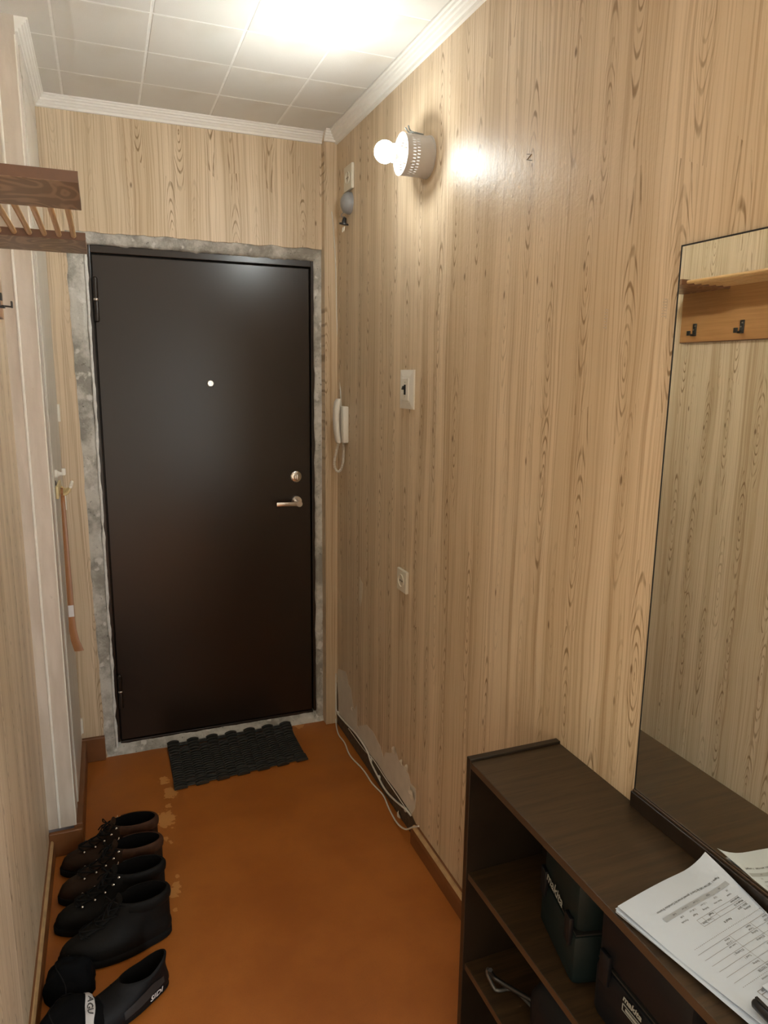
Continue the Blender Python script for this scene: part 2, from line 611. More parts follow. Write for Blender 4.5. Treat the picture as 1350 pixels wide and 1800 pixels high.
def smoothpath(pts, k=4):
    """Catmull-Rom through pts"""
    pts = [Vector(p) for p in pts]
    out = []
    n = len(pts)
    for i in range(n - 1):
        p0, p1, p2, p3 = pts[max(i - 1, 0)], pts[i], pts[i + 1], pts[min(i + 2, n - 1)]
        for j in range(k):
            t = j / k
            out.append(0.5 * ((2 * p1) + (p2 - p0) * t + (2 * p0 - 5 * p1 + 4 * p2 - p3) * t * t + (3 * p1 - p0 - 3 * p2 + p3) * t ** 3))
    out.append(pts[-1])
    return out


def rag(a, b, n, amp, seed=0, axis=None):
    """ragged polyline from a to b; amp perpendicular noise along vector axis"""
    a, b = Vector(a), Vector(b)
    out = []
    for i in range(n + 1):
        t = i / n
        q = a.lerp(b, t)
        d = mnoise.noise(Vector((seed * 7.3 + t * n * 0.31, seed, 0))) * amp + (random.random() - 0.5) * amp * 0.7
        out.append(q + Vector(axis) * d)
    return out


# ================================================================== THE ROOM
fl = MB().box(-0.40, 1.05, YREAR - 0.1, 3.05, -0.05, 0.0).build('floor', 'floor')
struct(fl, 'orange-brown painted floor with flaked paint patches')

wr_ = MB().box(XR, XR + 0.12, -0.40, 3.05, -0.05, H + 0.05).box(XR, XR + 0.12, YREAR - 0.1, -1.30, -0.05, H + 0.05).box(XR, XR + 0.12, -1.30, -0.40, 2.0, H + 0.05).build('wall_right', WP_Y)
struct(wr_, 'long wall papered with wood-grain wallpaper')
wl_ = MB().box(XN - 0.12, XN, YREAR - 0.1, YS + 0.002, -0.05, H + 0.05).build('wall_left', WP_Y)
struct(wl_, 'wood-grain papered wall behind the coat rack')

# rear wall behind the camera and the casing of the unseen doorway added for the fill
struct(MB().box(XN - 0.12, XR + 0.12, YREAR - 0.1, YREAR, -0.05, H + 0.05).build('wall_rear', 'room'))
m = MB()
m.box(XR - 0.012, XR + 0.0, -0.40, -0.33, 0.0, 2.07)
m.box(XR - 0.012, XR + 0.0, -1.37, -1.30, 0.0, 2.07)
m.box(XR - 0.012, XR + 0.0, -1.30, -0.40, 2.0, 2.07)
struct(m.build('trim_fill_doorway', 'mould'))

# back wall: papered above the door and in a strip left of it, ragged where the old frame was torn out
ZT = 2.078
OXL, OXR = -0.086, 0.866
m = MB()
top = rag((OXL - 0.014, YB, ZT), (OXR, YB, ZT), 46, 0.006, 1, (0, 0, 1))
poly = [Vector((OXR, YB, H + 0.03)), Vector((OXL - 0.014, YB, H + 0.03))] + top
m.prism(poly, (0, 0.018, 0))
side = rag((OXL - 0.014, YB, ZT), (OXL + 0.008, YB, 0.0), 50, 0.007, 3, (1, 0, 0))
poly = [Vector((XC - 0.06, YB, -0.02)), Vector((XC - 0.06, YB, H + 0.03)), Vector((OXL - 0.014, YB, H + 0.03))] + side
m.prism(poly, (0, 0.018, 0))
m.prism([Vector((OXR, YB, -0.02)), Vector((XR + 0.05, YB, -0.02)), Vector((XR + 0.05, YB, H + 0.03)), Vector((OXR, YB, H + 0.03))], (0, 0.018, 0))
m.box(-0.35, -0.04, YB + 0.045, YB + 0.12, -0.05, H + 0.05)
m.box(0.84, 1.05, YB + 0.045, YB + 0.12, -0.05, H + 0.05)
m.box(-0.35, 1.05, YB + 0.045, YB + 0.12, 2.04, H + 0.05)
wb_ = m.build('wall_back', WP_X)
struct(wb_, 'wood-grain papered end wall around the entrance door')

# papered corner boxing between door and right wall
YP = 2.888
xp0 = on(572, 850, Y=YP).x
m = MB().box(xp0, XR + 0.01, YP, YB + 0.02, 0.0, H, 0.002)
struct(m.build('trim_corner', WP_X), 'narrow papered boxing in the corner beside the door')

# rough concrete strips around the steel door
def slab(name, pts_out, pts_in, y0, y1, seed):
    """strip between an outer and an inner ragged line, subdivided and roughened"""
    n = len(pts_out)
    K = 7
    vs, fs = [], []
    for i in range(n):
        for j in range(K + 1):
            t = j / K
            p = pts_out[i].lerp(pts_in[i], t)
            q = mnoise.fractal(Vector((p.x * 26, seed, p.z * 26)), 1.0, 2.0, 4) * 0.0055
            edge = 0.006 if j in (0, K) else 0.0
            vs.append(Vector((p.x, y0 + (y1 - y0) * t + q + edge, p.z)))
    for i in range(n - 1):
        for j in range(K):
            a = i * (K + 1) + j
            fs.append((a, a + 1, a + K + 2, a + K + 1))
    # backing so that the strip has thickness
    o = len(vs)
    for i in range(n):
        for p, y in ((pts_out[i], YB + 0.06), (pts_in[i], YB + 0.06)):
            vs.append(Vector((p.x, y, p.z)))
    for i in range(n - 1):
        a, b = i * (K + 1), o + 2 * i
        fs.append((a, a + K + 1, b + 2, b))
        fs.append((a + K, b + 1, b + 3, a + K + K + 1))
        fs.append((b, b + 2, b + 3, b + 1))
    mm = MB()
    mm.add(vs, fs)
    return struct(mm.build(name, 'concrete', smooth=60))


FXL, FXR, FZT = -0.041, 0.838, 2.0365          # outline of the steel frame
N = 70
po = rag((OXL - 0.022, 0, ZT + 0.004), (OXL - 0.004, 0, 0.0), N, 0.002, 5, (1, 0, 0))
pi_ = rag((FXL + 0.004, 0, ZT - 0.03), (FXL + 0.006, 0, 0.0), N, 0.007, 6, (1, 0, 0))
slab('trim_jamb_left', po, pi_, YB + 0.008, YB + 0.020, 1.0)
po = rag((OXR + 0.004, 0, ZT + 0.004), (OXR + 0.004, 0, 0.0), N, 0.001, 7, (1, 0, 0))
pi_ = rag((FXR - 0.004, 0, ZT - 0.03), (FXR - 0.004, 0, 0.0), N, 0.003, 8, (1, 0, 0))
slab('trim_jamb_right', po, pi_, YB + 0.010, YB + 0.016, 2.0)
po = rag((OXL - 0.02, 0, ZT + 0.008), (OXR + 0.004, 0, ZT + 0.008), N, 0.002, 9, (0, 0, 1))
pi_ = rag((OXL + 0.0, 0, FZT + 0.002), (OXR - 0.02, 0, FZT - 0.004), N, 0.006, 10, (0, 0, 1))
slab('trim_lintel', po, pi_, YB + 0.002, YB + 0.022, 3.0)
# white filler line squeezed out along the hinge side of the frame
m = MB()
pts = []
rad = []
for i in range(90):
    z = 0.01 + 2.0 * i / 89
    pts.append((FXL + 0.007 + mnoise.noise(Vector((z * 9, 3, 0))) * 0.004, YB + 0.022, z))
    rad.append(max(0.002, 0.006 + mnoise.noise(Vector((z * 21, 8, 0))) * 0.006))
m.tube(pts, 0.005, 6, True, rad)
struct(m.build('trim_filler', 'whitefill', smooth=60))
# concrete threshold
m = MB()
n = 40
vs, fs = [], []
for i in range(n + 1):
    x = OXL + 0.004 + (OXR - OXL - 0.0) * i / n
    e = mnoise.noise(Vector((x * 14, 2, 0))) * 0.006
    prof = [(YB + 0.002 + e, -0.01), (YB + 0.003 + e, 0.010 + e * 0.3), (YB + 0.018 + e * 0.5, 0.026 + mnoise.noise(Vector((x * 20, 5, 1))) * 0.006),
            (YB + 0.040, 0.040 + mnoise.noise(Vector((x * 25, 9, 1))) * 0.004), (YB + 0.075, 0.044), (YB + 0.075, -0.01)]
    for y, z in prof:
        vs.append((x, y, z))
for i in range(n):
    for j in range(5):
        a = i * 6 + j
        fs.append((a, a + 1, a + 7, a + 6))
m.add(vs, fs)
struct(m.build('trim_threshold', 'concrete', smooth=50))

# closet step on the left: painted post, jamb, closet door
m = MB()
m.box(XN - 0.02, XC, YS, YS + 0.085, 0.094, H)
post = m.build('trim_post', 'paint')
struct(post, 'pinkish white painted post of the closet frame')
m = MB()
m.tube([(-0.2185, YS - 0.0005, 0.096), (-0.2185, YS - 0.0005, H - 0.003)], 0.0042, 8)
mm = m.build('bead', 'bead', post)
m = MB()
m.tube([(XC - 0.001, YS + 0.001, 0.096), (XC - 0.001, YS + 0.001, H - 0.05)], 0.0022, 6)
m.build('worn_edge', 'bead', post)
m = MB()
m.box(XN - 0.10, XC - 0.012, YS + 0.085, YB + 0.01, 0.0, H)
struct(m.build('wall_closet', 'paintgrey'), 'closet side behind the closet door')
# closet door leaf
d2 = empty('door_2', (XC - 0.012, YS + 0.13, 0.105))
struct(d2, 'narrow cream painted closet door')
MB().box(XC - 0.011, XC + 0.004, YS + 0.118, YB - 0.010, 0.105, 2.40, 0.002).build('leaf', 'paint2', d2)
MB().box(XC - 0.011, XC + 0.001, YS + 0.086, YS + 0.104, 0.10, 2.42, 0.002).build('jamb_strip', 'paint2', d2)
MB().box(XC - 0.011, XC + 0.003, YS + 0.086, YB - 0.004, 2.408, H - 0.03, 0.001).build('head_panel', 'paint2', d2)
for zc in (1.425, 1.09, 0.165):
    hg = MB()
    hg.tube([(XC + 0.006, YB - 0.012, zc - 0.032), (XC + 0.006, YB - 0.012, zc + 0.032)], 0.006, 10)
    hg.box(XC + 0.003, XC + 0.0055, YB - 0.034, YB - 0.014, zc - 0.03, zc + 0.03)
    hg.build('hinge', 'bead', d2, smooth=40)
# thumb latch with a keyhole under it
zk = on(95, 832, X=XC).z
yk = YS + 0.19
lt = MB()
lt.lathe((XC + 0.004, yk, zk), (1, 0, 0), [(0, 0.014), (0.006, 0.014), (0.009, 0.010), (0.016, 0.006), (0.022, 0.006)], 16)
lt.obox((XC + 0.030, yk + 0.003, zk + 0.006), Vector((0.006, 0, 0)), Vector((0, 0.010, 0)), Vector((0, 0, 0.011)), 0.003)
la = lt.build('latch_knob', 'bead', d2, smooth=40)
MB().sphere((XC + 0.0045, yk - 0.012, zk - 0.030), 0.007, 12, 8, (0.3, 1, 1.5)).build('keyhole', 'void', d2, smooth=60)

# skirting
def skirting(name, a, b, side, h=0.062, th=0.020, top=True, z0=0.0):
    """a,b: floor line on the wall; side: unit vector into the room"""
    a, b = Vector(a), Vector(b)
    sd = Vector(side)
    prof = [(0, 0), (th, 0), (th, h * 0.72), (th * 0.86, h * 0.90), (th * 0.55, h), (0, h)]
    m = MB()
    r0 = [a + sd * p + Vector((0, 0, z0 + q)) for p, q in prof]
    r1 = [b + sd * p + Vector((0, 0, z0 + q)) for p, q in prof]
    m.loft([r0, r1])
    o = m.build(name, 'skirt')
    struct(o)
    if top:
        t = MB()
        prof = [(0, h - 0.001), (th * 0.56, h + 0.0008), (th * 0.87, h * 0.90 + 0.001), (th * 0.80, h * 0.86), (0, h - 0.004)]
        t.loft([[a + sd * p + Vector((0, 0, z0 + q)) for p, q in prof], [b + sd * p + Vector((0, 0, z0 + q)) for p, q in prof]])
        t.build('lit_top', 'skirttop', o)  # pale strip, the lit upper edge put into colour
    return o


skirting('baseboard_right', (XR, -0.329, 0), (XR, 1.985, 0), (-1, 0, 0), 0.066, 0.024)
skirting('baseboard_left', (XN, YREAR, 0), (XN, YS, 0), (1, 0, 0), 0.062, 0.016)
b = MB()
b.box(XN, XC + 0.018, YS - 0.016, YS, 0.0, 0.086, 0.003)
struct(b.build('baseboard_step', 'skirt'))
b = MB()
b.box(XC - 0.008, XC + 0.020, YS + 0.0005, YB - 0.0195, 0.0, 0.098, 0.003)
struct(b.build('baseboard_closet', 'skirt'))
b = MB()
b.box(XC + 0.0, OXL + 0.008, YB - 0.019, YB + 0.001, 0.0, 0.104, 0.003)
struct(b.build('baseboard_back', 'skirt'))

# ceiling: slab with recessed white seams, every foam tile its own piece
ce = MB().box(-0.40, 1.05, YREAR - 0.1, 3.05, H - 0.0017, H + 0.06).build('ceiling', 'seam')
struct(ce, 'ceiling of square off-white foam tiles')
xs = [XN - 0.10] + [-0.0736 + 0.25 * k for k in range(4)] + [XR]
ys = [YB] + [2.6852 - 0.25 * k for k in range(18)] + [YREAR]
cache = {}
for i in range(len(xs) - 1):
    for j in range(len(ys) - 1):
        x0, x1, y1, y0 = xs[i], xs[i + 1], ys[j], ys[j + 1]
        g = 0.0028
        sx, sy = (x1 - x0) / 2 - g, (y1 - y0) / 2 - g
        if sx < 0.01 or sy < 0.01:
            continue
        key = (round(sx, 4), round(sy, 4))
        if key not in cache:
            cache[key] = MB().box(-sx, sx, -sy, sy, -0.002, 0.0055, 0.0022).mesh('tile', 'tile')
        t_ = bpy.data.objects.new('tile', cache[key])
        COL.objects.link(t_)
        t_.parent = ce
        t_.location = ((x0 + x1) / 2, (y0 + y1) / 2, H - 0.0005)

# crown moulding
def crown(name, a, b, side, mat='mould', s=1.0):
    a, b = Vector(a), Vector(b)
    sd = Vector(side)
    prof = [(0, 0), (0.034, 0), (0.034, -0.005), (0.029, -0.0065), (0.028, -0.012), (0.023, -0.0145), (0.0215, -0.020), (0.017, -0.0215),
            (0.013, -0.028), (0.008, -0.0295), (0.0075, -0.038), (0, -0.039)]
    m = MB()
    m.loft([[a + sd * p * s + Vector((0, 0, q * s)) for p, q in prof], [b + sd * p * s + Vector((0, 0, q * s)) for p, q in prof]])
    return struct(m.build(name, mat))


ZC = H - 0.003
crown('trim_crown_back', (XC, YB, ZC), (xp0, YB, ZC), (0, -1, 0))
crown('trim_crown_corner', (xp0 - 0.002, YP, ZC), (XR, YP, ZC), (0, -1, 0))
crown('trim_crown_right', (XR, YREAR, ZC), (XR, YP, ZC), (-1, 0, 0), s=1.15)
crown('trim_crown_closet', (XC, YS, ZC), (XC, YB, ZC), (1, 0, 0))
crown('trim_crown_left', (XN, YREAR, ZC), (XN, YS, ZC), (1, 0, 0))

# torn wallpaper at the foot of the right wall: bare plaster, dirty strip where the skirting is gone, curled shreds
def cpx(p):           # coordinates of the 6.2x study crop -> photograph
    return (585 + p[0] / 6.206, 1190 + p[1] / 6.206)


low = [(60, 240), (62, 400), (130, 480), (250, 610), (370, 800), (480, 930), (590, 1110), (700, 1250), (860, 1500)]
upp = [(895, 1440), (907, 1350), (905, 1220), (850, 1160), (830, 1070), (780, 980), (720, 910), (695, 830), (665, 760), (650, 825), (620, 830),
       (575, 820), (552, 880), (520, 760), (440, 600), (370, 520), (300, 530), (267, 540), (265, 300), (235, 360), (220, 310), (200, 130), (170, 80), (160, 0), (140, -60), (60, -90), (30, -60)]
def wallpt(p, dx):
    q = on(*cpx(p), X=XR)
    return Vector((XR - dx, min(q.y, YP - 0.001), max(q.z, 0.001)))
m = MB()
m.prism([wallpt(p, 0.0004) for p in low + upp], (0.003, 0, 0))
m.build('bare_plaster', 'plaster', wr_)
m = MB()
poly = [wallpt(p, 0.0012) for p in low]
poly = poly + [Vector((XR - 0.0012, 1.986, 0.06)), Vector((XR - 0.0012, 1.986, 0.001)), Vector((XR - 0.0012, YP - 0.001, 0.001)), Vector((XR - 0.0012, YP - 0.001, 0.2))]
m.prism(poly, (0.003, 0, 0))
m.build('dirty_wall_foot', 'darkwall', wr_)
tear = [(485, 430), (522, 515), (522, 600), (506, 740), (490, 785), (478, 700), (482, 560)]
m = MB()
m.prism([on(560 + x / 6.75, 950 + y / 6.75, X=XR - 0.0006) for x, y in tear], (0.003, 0, 0))
m.build('paper_tear', 'paperback', wr_)
for fx, fy, s_, a_ in ((225, 350, 20, 0.4), (285, 550, 20, 1.2), (682, 795, 34, 0.0), (885, 1290, 36, 0.5), (765, 930, 26, 0.1), (825, 985, 26, 0.1), (737, 1500, 30, 0.9), (860, 1230, 28, 0.9)):
    c = wallpt((fx, fy), 0.004)
    m = MB()
    r = s_ / 6.2 * 0.0019
    ring = []
    for k in range(9):
        t = 2 * PI * k / 9
        rr = r * (0.7 + 0.5 * random.random())
        ring.append(c + Vector((-0.006 * math.cos(t + a_) ** 2, rr * 1.5 * math.cos(t), rr * 1.6 * math.sin(t))))
    m.add([c - Vector((0.002, 0, 0))] + ring + [p + Vector((0.0008, 0, 0)) for p in ring],
          [(0, 1 + k, 1 + (k + 1) % 9) for k in range(9)] + [(1 + k, 1 + (k + 1) % 9, 10 + (k + 1) % 9, 10 + k) for k in range(9)])
    m.build('paper_shred', 'paperback', wr_)
# faint marks left by sticky tape on the paper, and a pencilled 2
for (x0, y0, x1, y1) in ((1162, 525, 1174, 560), (1060, 543, 1069, 580)):
    p = [on(x, y, X=XR - 0.0004) for x, y in ((x0 + 4, y0), (x1, y0), (x1 - 3, y1), (x0, y1))]
    m = MB()
    a = p
    for i in range(7):
        t = i / 7
        q0, q1 = a[0].lerp(a[3], t), a[1].lerp(a[2], t)
        q2, q3 = a[0].lerp(a[3], t + 0.07), a[1].lerp(a[2], t + 0.05)
        if i % 3 != 1:
            q1 = q0.lerp(q1, 0.6 + 0.4 * random.random())
        m.prism([q0, q1, q3, q2], (0.001, 0, 0))
    m.prism([a[1].lerp(a[0], 0.15), a[1], a[2], a[2].lerp(a[3], 0.15)], (0.001, 0, 0))
    m.build('tape_mark', 'mark', wr_)
pts = [on(x, y, X=XR - 0.0006) for x, y in ((926, 271), (934, 271), (926, 281), (935, 282))]
m = MB()
m.tube(pts, 0.0007, 5)
m.build('pencil_figure', 'pencil', wr_)

# ================================================================== ENTRANCE DOOR
d1 = empty('door_1', (0.40, YD, 0.048))
struct(d1, 'dark brown steel entrance door')
LX0, LX1, LZ0, LZ1 = -0.0148, 0.8186, 0.048, 2.0065
leaf = MB().box(LX0, LX1, YD, YD + 0.05, LZ0, LZ1, 0.003).build('leaf', 'doormetal', d1, smooth=15)
fy0 = YD - 0.012
for nm, (a, b, c, d) in (('frame_jamb', (FXL, LX0 - 0.004, 0.046, FZT)), ('frame_jamb', (LX1 + 0.004, FXR, 0.046, FZT)),
                         ('frame_head', (LX0 - 0.0035, LX1 + 0.0035, LZ1 + 0.004, FZT)), ('frame_sill', (LX0 - 0.003, LX1 + 0.003, 0.030, 0.0445))):
    MB().box(a, b, fy0 if nm != 'frame_sill' else YD - 0.006, YD + 0.06, c, d, 0.002).build(nm, 'doormetal', d1, smooth=15)
MB().box(LX0 - 0.006, LX1 + 0.006, YD + 0.025, YD + 0.056, 0.040, LZ1 + 0.006).build('gasket', 'black', d1)
for zc, hh in ((on(166, 527, Y=YD).z, 0.082), (on(210, 1213, Y=YD).z, 0.075)):
    hb = MB()
    hx, hy = LX0 - 0.004 + 0.012, fy0 - 0.006
    hb.lathe((hx, hy, zc - hh), (0, 0, 1), [(0, 0.004), (0.004, 0.0088), (hh - 0.004, 0.0088), (hh - 0.003, 0.0085)], 16)
    hb.lathe((hx, hy, zc + 0.003), (0, 0, 1), [(0, 0.0085), (0.001, 0.0088), (hh - 0.008, 0.0088), (hh - 0.003, 0.004)], 16)
    ho = hb.build('hinge', 'doormetal', d1, smooth=40)
    MB().lathe((hx, hy, zc - 0.004), (0, 0, 1), [(0, 0.009), (0.001, 0.0098), (0.007, 0.0098), (0.008, 0.009)], 16).build('hinge_ring', 'chrome', ho, smooth=40)
# peephole
pc = on(370, 674, Y=YD)
ph_ = MB().lathe((pc.x, YD, pc.z), (0, -1, 0), [(0, 0.0135), (0.003, 0.0135), (0.0055, 0.011), (0.0055, 0.006), (0.003, 0.0055)], 24).build('peephole', 'chrome', d1, smooth=40)
# lock rosette with thumb turn
lc = on(521, 838, Y=YD - 0.01)
lk = MB().lathe((lc.x, YD, lc.z), (0, -1, 0), [(0, 0.0245), (0.008, 0.0245), (0.011, 0.021), (0.012, 0.012), (0.015, 0.010)], 32).build('lock_rosette', 'chrome', d1, smooth=40)
tk = MB()
tk.obox((lc.x, YD - 0.024, lc.z), Vector((0.0045, 0, 0)), Vector((0, 0.011, 0)), Vector((0, 0, 0.013)), 0.003)
tk.build('thumb_turn', 'chrome', lk, smooth=40)
# lever handle
hc = on(523, 882, Y=YD - 0.02)
hd = MB().lathe((hc.x, YD, hc.z), (0, -1, 0), [(0, 0.0245), (0.007, 0.0245), (0.010, 0.022), (0.010, 0.011)], 32).build('handle_rosette', 'chrome', d1, smooth=40)
ht = on(486, 887, Y=YD - 0.05)
lv = MB()
lv.lathe((hc.x, YD - 0.008, hc.z - 0.004), (0, -1, 0), [(0, 0.010), (0.030, 0.010), (0.036, 0.013), (0.048, 0.013)], 20)
ax = Vector((ht.x - hc.x - 0.012, 0, ht.z - hc.z + 0.004))
c0 = Vector((hc.x + 0.012, YD - 0.050, hc.z - 0.004))
lv.obox(c0 + ax * 0.5, ax * 0.5, Vector((0, 0.005, 0)), Vector((0, 0, 0.0095)), 0.003)
lv.build('lever', 'chrome', hd, smooth=40)

# ================================================================== WALL LAMP
LY, LZ = 2.018, 2.199
lamp = empty('wall_lamp', (XR, LY, LZ))
tag(lamp, 'open grey slotted metal drum lamp with a lit bare bulb', 'lamp')
L, RR = 0.083, 0.0555
n = 120
rows = [0.0, 0.044, 0.053, 0.057, 0.066, L]
vs, fs = [], []
for rr in (RR, RR - 0.0012):
    for d in rows:
        for k in range(n):
            t = 2 * PI * k / n
            vs.append((XR - 0.003 - d, LY + rr * math.cos(t), LZ + rr * math.sin(t)))
R_ = len(rows)
for sft in (0, 1):
    o = sft * R_ * n
    for i in range(R_ - 1):
        for k in range(n):
            if (i == 1 and k % 3 == 0) or (i == 3 and k % 3 == 1):
                continue
            fs.append((o + i * n + k, o + i * n + (k + 1) % n, o + (i + 1) * n + (k + 1) % n, o + (i + 1) * n + k))
o = R_ * n
for k in range(n):
    fs.append(((R_ - 1) * n + k, (R_ - 1) * n + (k + 1) % n, o + (R_ - 1) * n + (k + 1) % n, o + (R_ - 1) * n + k))
# slots run along the axis: bars between them joined through the wall thickness
m = MB()
m.add(vs, fs)
m.build('drum', 'lampgrey', lamp, smooth=15)
MB().lathe((XR - L - 0.003, LY, LZ), (1, 0, 0), [(0, RR + 0.001), (0.003, RR + 0.001), (0.003, RR - 0.002), (0, RR - 0.002), (0, RR + 0.001)], 48, closed=True).build('rim', 'lampgrey', lamp, smooth=15)
MB().lathe((XR, LY, LZ), (-1, 0, 0), [(0, RR + 0.002), (0.004, RR + 0.002), (0.006, RR - 0.003)], 48).build('back_plate', 'lampgrey', lamp, smooth=15)
MB().lathe((XR - 0.006, LY, LZ), (-1, 0, 0), [(0, 0.021), (0.055, 0.021), (0.057, 0.019), (0.057, 0.014)], 24).build('lamp_holder', 'bulbbase', lamp, smooth=15)
bl = MB().lathe((XR - 0.062, LY, LZ), (-1, 0, 0), [(0, 0.014), (0.010, 0.014), (0.014, 0.017), (0.044, 0.025), (0.047, 0.025)], 28).build('bulb_base', 'bulbbase', lamp, smooth=40)
prof = []
RB = 0.0300
for i in range(15):
    th = 0.95 + (PI - 0.95) * i / 14
    prof.append((0.134 - RB * math.cos(th), RB * math.sin(th)))
MB().lathe((XR, LY, LZ), (-1, 0, 0), prof[:-1] + [(0.134 + RB, 0.0005)], 32).build('bulb', 'bulb', lamp, smooth=60)
for s_ in (-1, 1):
    p0 = Vector((XR - 0.020, LY - 0.004 + s_ * 0.006, LZ + RR + 0.001))
    m = MB()
    m.tube(smoothpath([p0, p0 + Vector((-0.020, 0.006, 0.004)), p0 + Vector((-0.035, 0.012, 0.009)), p0 + Vector((-0.040, 0.022 + s_ * 0.004, 0.024))]), 0.0022, 8)
    m.build('wire_end', 'greycable', lamp, smooth=60)
m = MB()
m.sphere((XR - 0.070, LY - RR * 0.80, LZ - RR * 0.60), 0.0028, 10, 8)
m.build('screw', 'screw', lamp, smooth=60)

# ================================================================== SWITCHES, SOCKETS, BELL, INTERCOM
def yz_box(m, y0, y1, z0, z1, x0, x1, bev=0.0):
    return m.box(XR - x1, XR - x0, y0, y1, z0, z1, bev)


def socket(y0, y1, z0, z1, label, zoff=0.0):
    yc, zc = (y0 + y1) / 2, (z0 + z1) / 2
    s = empty('wall_socket', (XR, yc, zc))
    tag(s, label, 'socket')
    pl = MB()
    yz_box(pl, y0, y1, z0, z1, 0.0003, 0.012, 0.003)
    pl.build('cover_plate', 'white_pl2', s, smooth=15)
    MB().lathe((XR - 0.012, yc, zc), (-1, 0, 0), [(-0.0002, 0.023), (0.003, 0.023), (0.003, 0.020), (0.0005, 0.018), (0.0004, 0.001)], 32).build('recess_ring', 'white_pl2', s, smooth=15)
    for q in (-1, 1):
        MB().lathe((XR - 0.0126, yc + q * 0.0095, zc), (-1, 0, 0), [(0, 0.0030), (0.0006, 0.0030)], 12).build('pin_hole', 'void', s)
    MB().lathe((XR - 0.0126, yc, zc), (-1, 0, 0), [(0, 0.0028), (0.0012, 0.0028)], 12).build('screw', 'screw', s)
    return s


socket(2.093, 2.173, 0.855, 0.932, 'ivory wall socket low on the papered wall')
socket(2.674, 2.766, 2.262, 2.352, 'ivory wall socket high up near the ceiling above the grey bell')

sw = empty('light_switch', (XR, 2.13, 1.534))
tag(sw, 'white wall switch with a dark slot on the papered wall', 'switch')
y0, y1, z0, z1 = 2.076, 2.186, 1.4715, 1.5955
# bevelled plate
m = MB()
m.loft([[Vector((XR - 0.0003, a, b)) for a, b in ((y0, z0), (y1, z0), (y1, z1), (y0, z1))],
        [Vector((XR - 0.005, a, b)) for a, b in ((y0, z0), (y1, z0), (y1, z1), (y0, z1))],
        [Vector((XR - 0.008, a, b)) for a, b in ((y0 + .022, z0 + .020), (y1 - .022, z0 + .020), (y1 - .022, z1 - .020), (y0 + .022, z1 - .020))]])
m.build('cover_plate', 'white_pl', sw)
m = MB()
yz_box(m, y0 + 0.030, y1 - 0.022, z0 + 0.026, z1 - 0.026, 0.0075, 0.0115, 0.0015)
m.build('insert', 'white_pl', sw, smooth=15)
yc = (y0 + y1) / 2 + 0.004
zc = (z0 + z1) / 2
MB().box(XR - 0.0122, XR - 0.0112, yc - 0.010, yc + 0.004, zc - 0.017, zc + 0.015).build('slot', 'void', sw)
MB().obox((XR - 0.0145, yc + 0.002, zc + 0.005), Vector((0.004, 0, 0)), Vector((0, 0.005, 0)), Vector((0.002, 0, 0.006)), 0.001).build('toggle', 'black', sw)
for dz in (-0.023, 0.022):
    MB().lathe((XR - 0.0112, yc - 0.003, zc + dz), (-1, 0, 0), [(0, 0.0022), (0.0012, 0.0022)], 10).build('screw', 'screw', sw)

bell = empty('door_bell', (XR, 2.722, 2.218))
tag(bell, 'grey domed bell with a dangling mains plug under the high socket', 'bell')
MB().lathe((XR, 2.722, 2.218), (-1, 0, 0), [(0, 0.040), (0.008, 0.040), (0.014, 0.039), (0.026, 0.033), (0.034, 0.020), (0.037, 0.006), (0.038, 0.001)], 32).build('dome', 'greypl', bell, smooth=50)
pg = on(606, 384, X=XR - 0.02)
tip = on(602, 402, X=XR - 0.02)
m = MB()
m.tube(smoothpath([(XR - 0.012, 2.738, 2.190), (XR - 0.022, 2.755, 2.186), (XR - 0.022, 2.762, 2.176), tuple(pg + Vector((0, 0, 0.006)))]), 0.0016, 6)
m.build('cord', 'greycable', bell, smooth=60)
dr = (tip - pg).normalized()
dr = Vector((-0.10, 0.12, -1)).normalized()
pl = MB().lathe(pg + Vector((0, 0, 0.004)), dr, [(0, 0.004), (0.004, 0.008), (0.020, 0.010), (0.022, 0.018), (0.027, 0.018), (0.028, 0.010)], 20).build('plug', 'black', bell, smooth=40)
for q in (-1, 1):
    b0 = pg + dr * 0.030 + Vector((0, q * 0.0095, 0))
    MB().tube([b0, b0 + dr * 0.018], 0.0022, 8).build('pin', 'screw', pl)

ic = empty('intercom_handset', (XR, 2.77, 1.31))
tag(ic, 'white intercom handset with coiled cord in the corner by the door', 'intercom')
yph = 2.765
m = MB()
yz_box(m, yph - 0.035, yph + 0.035, 1.305, 1.452, 0.0003, 0.024, 0.005)
m.build('base', 'white_pl', ic, smooth=40)
rings = []
for z, dx, th, wd in ((1.305, 0.034, 0.009, 0.022), (1.315, 0.036, 0.011, 0.023), (1.36, 0.042, 0.012, 0.023), (1.40, 0.044, 0.012, 0.023), (1.44, 0.042, 0.013, 0.024), (1.470, 0.037, 0.013, 0.024), (1.482, 0.033, 0.009, 0.020)):
    rings.append([Vector((XR - dx + th * math.cos(t), yph + wd * math.sin(t), z)) for t in [2 * PI * k / 16 for k in range(16)]])
m = MB()
m.loft(rings)
m.build('handset', 'white_pl', ic, smooth=50)
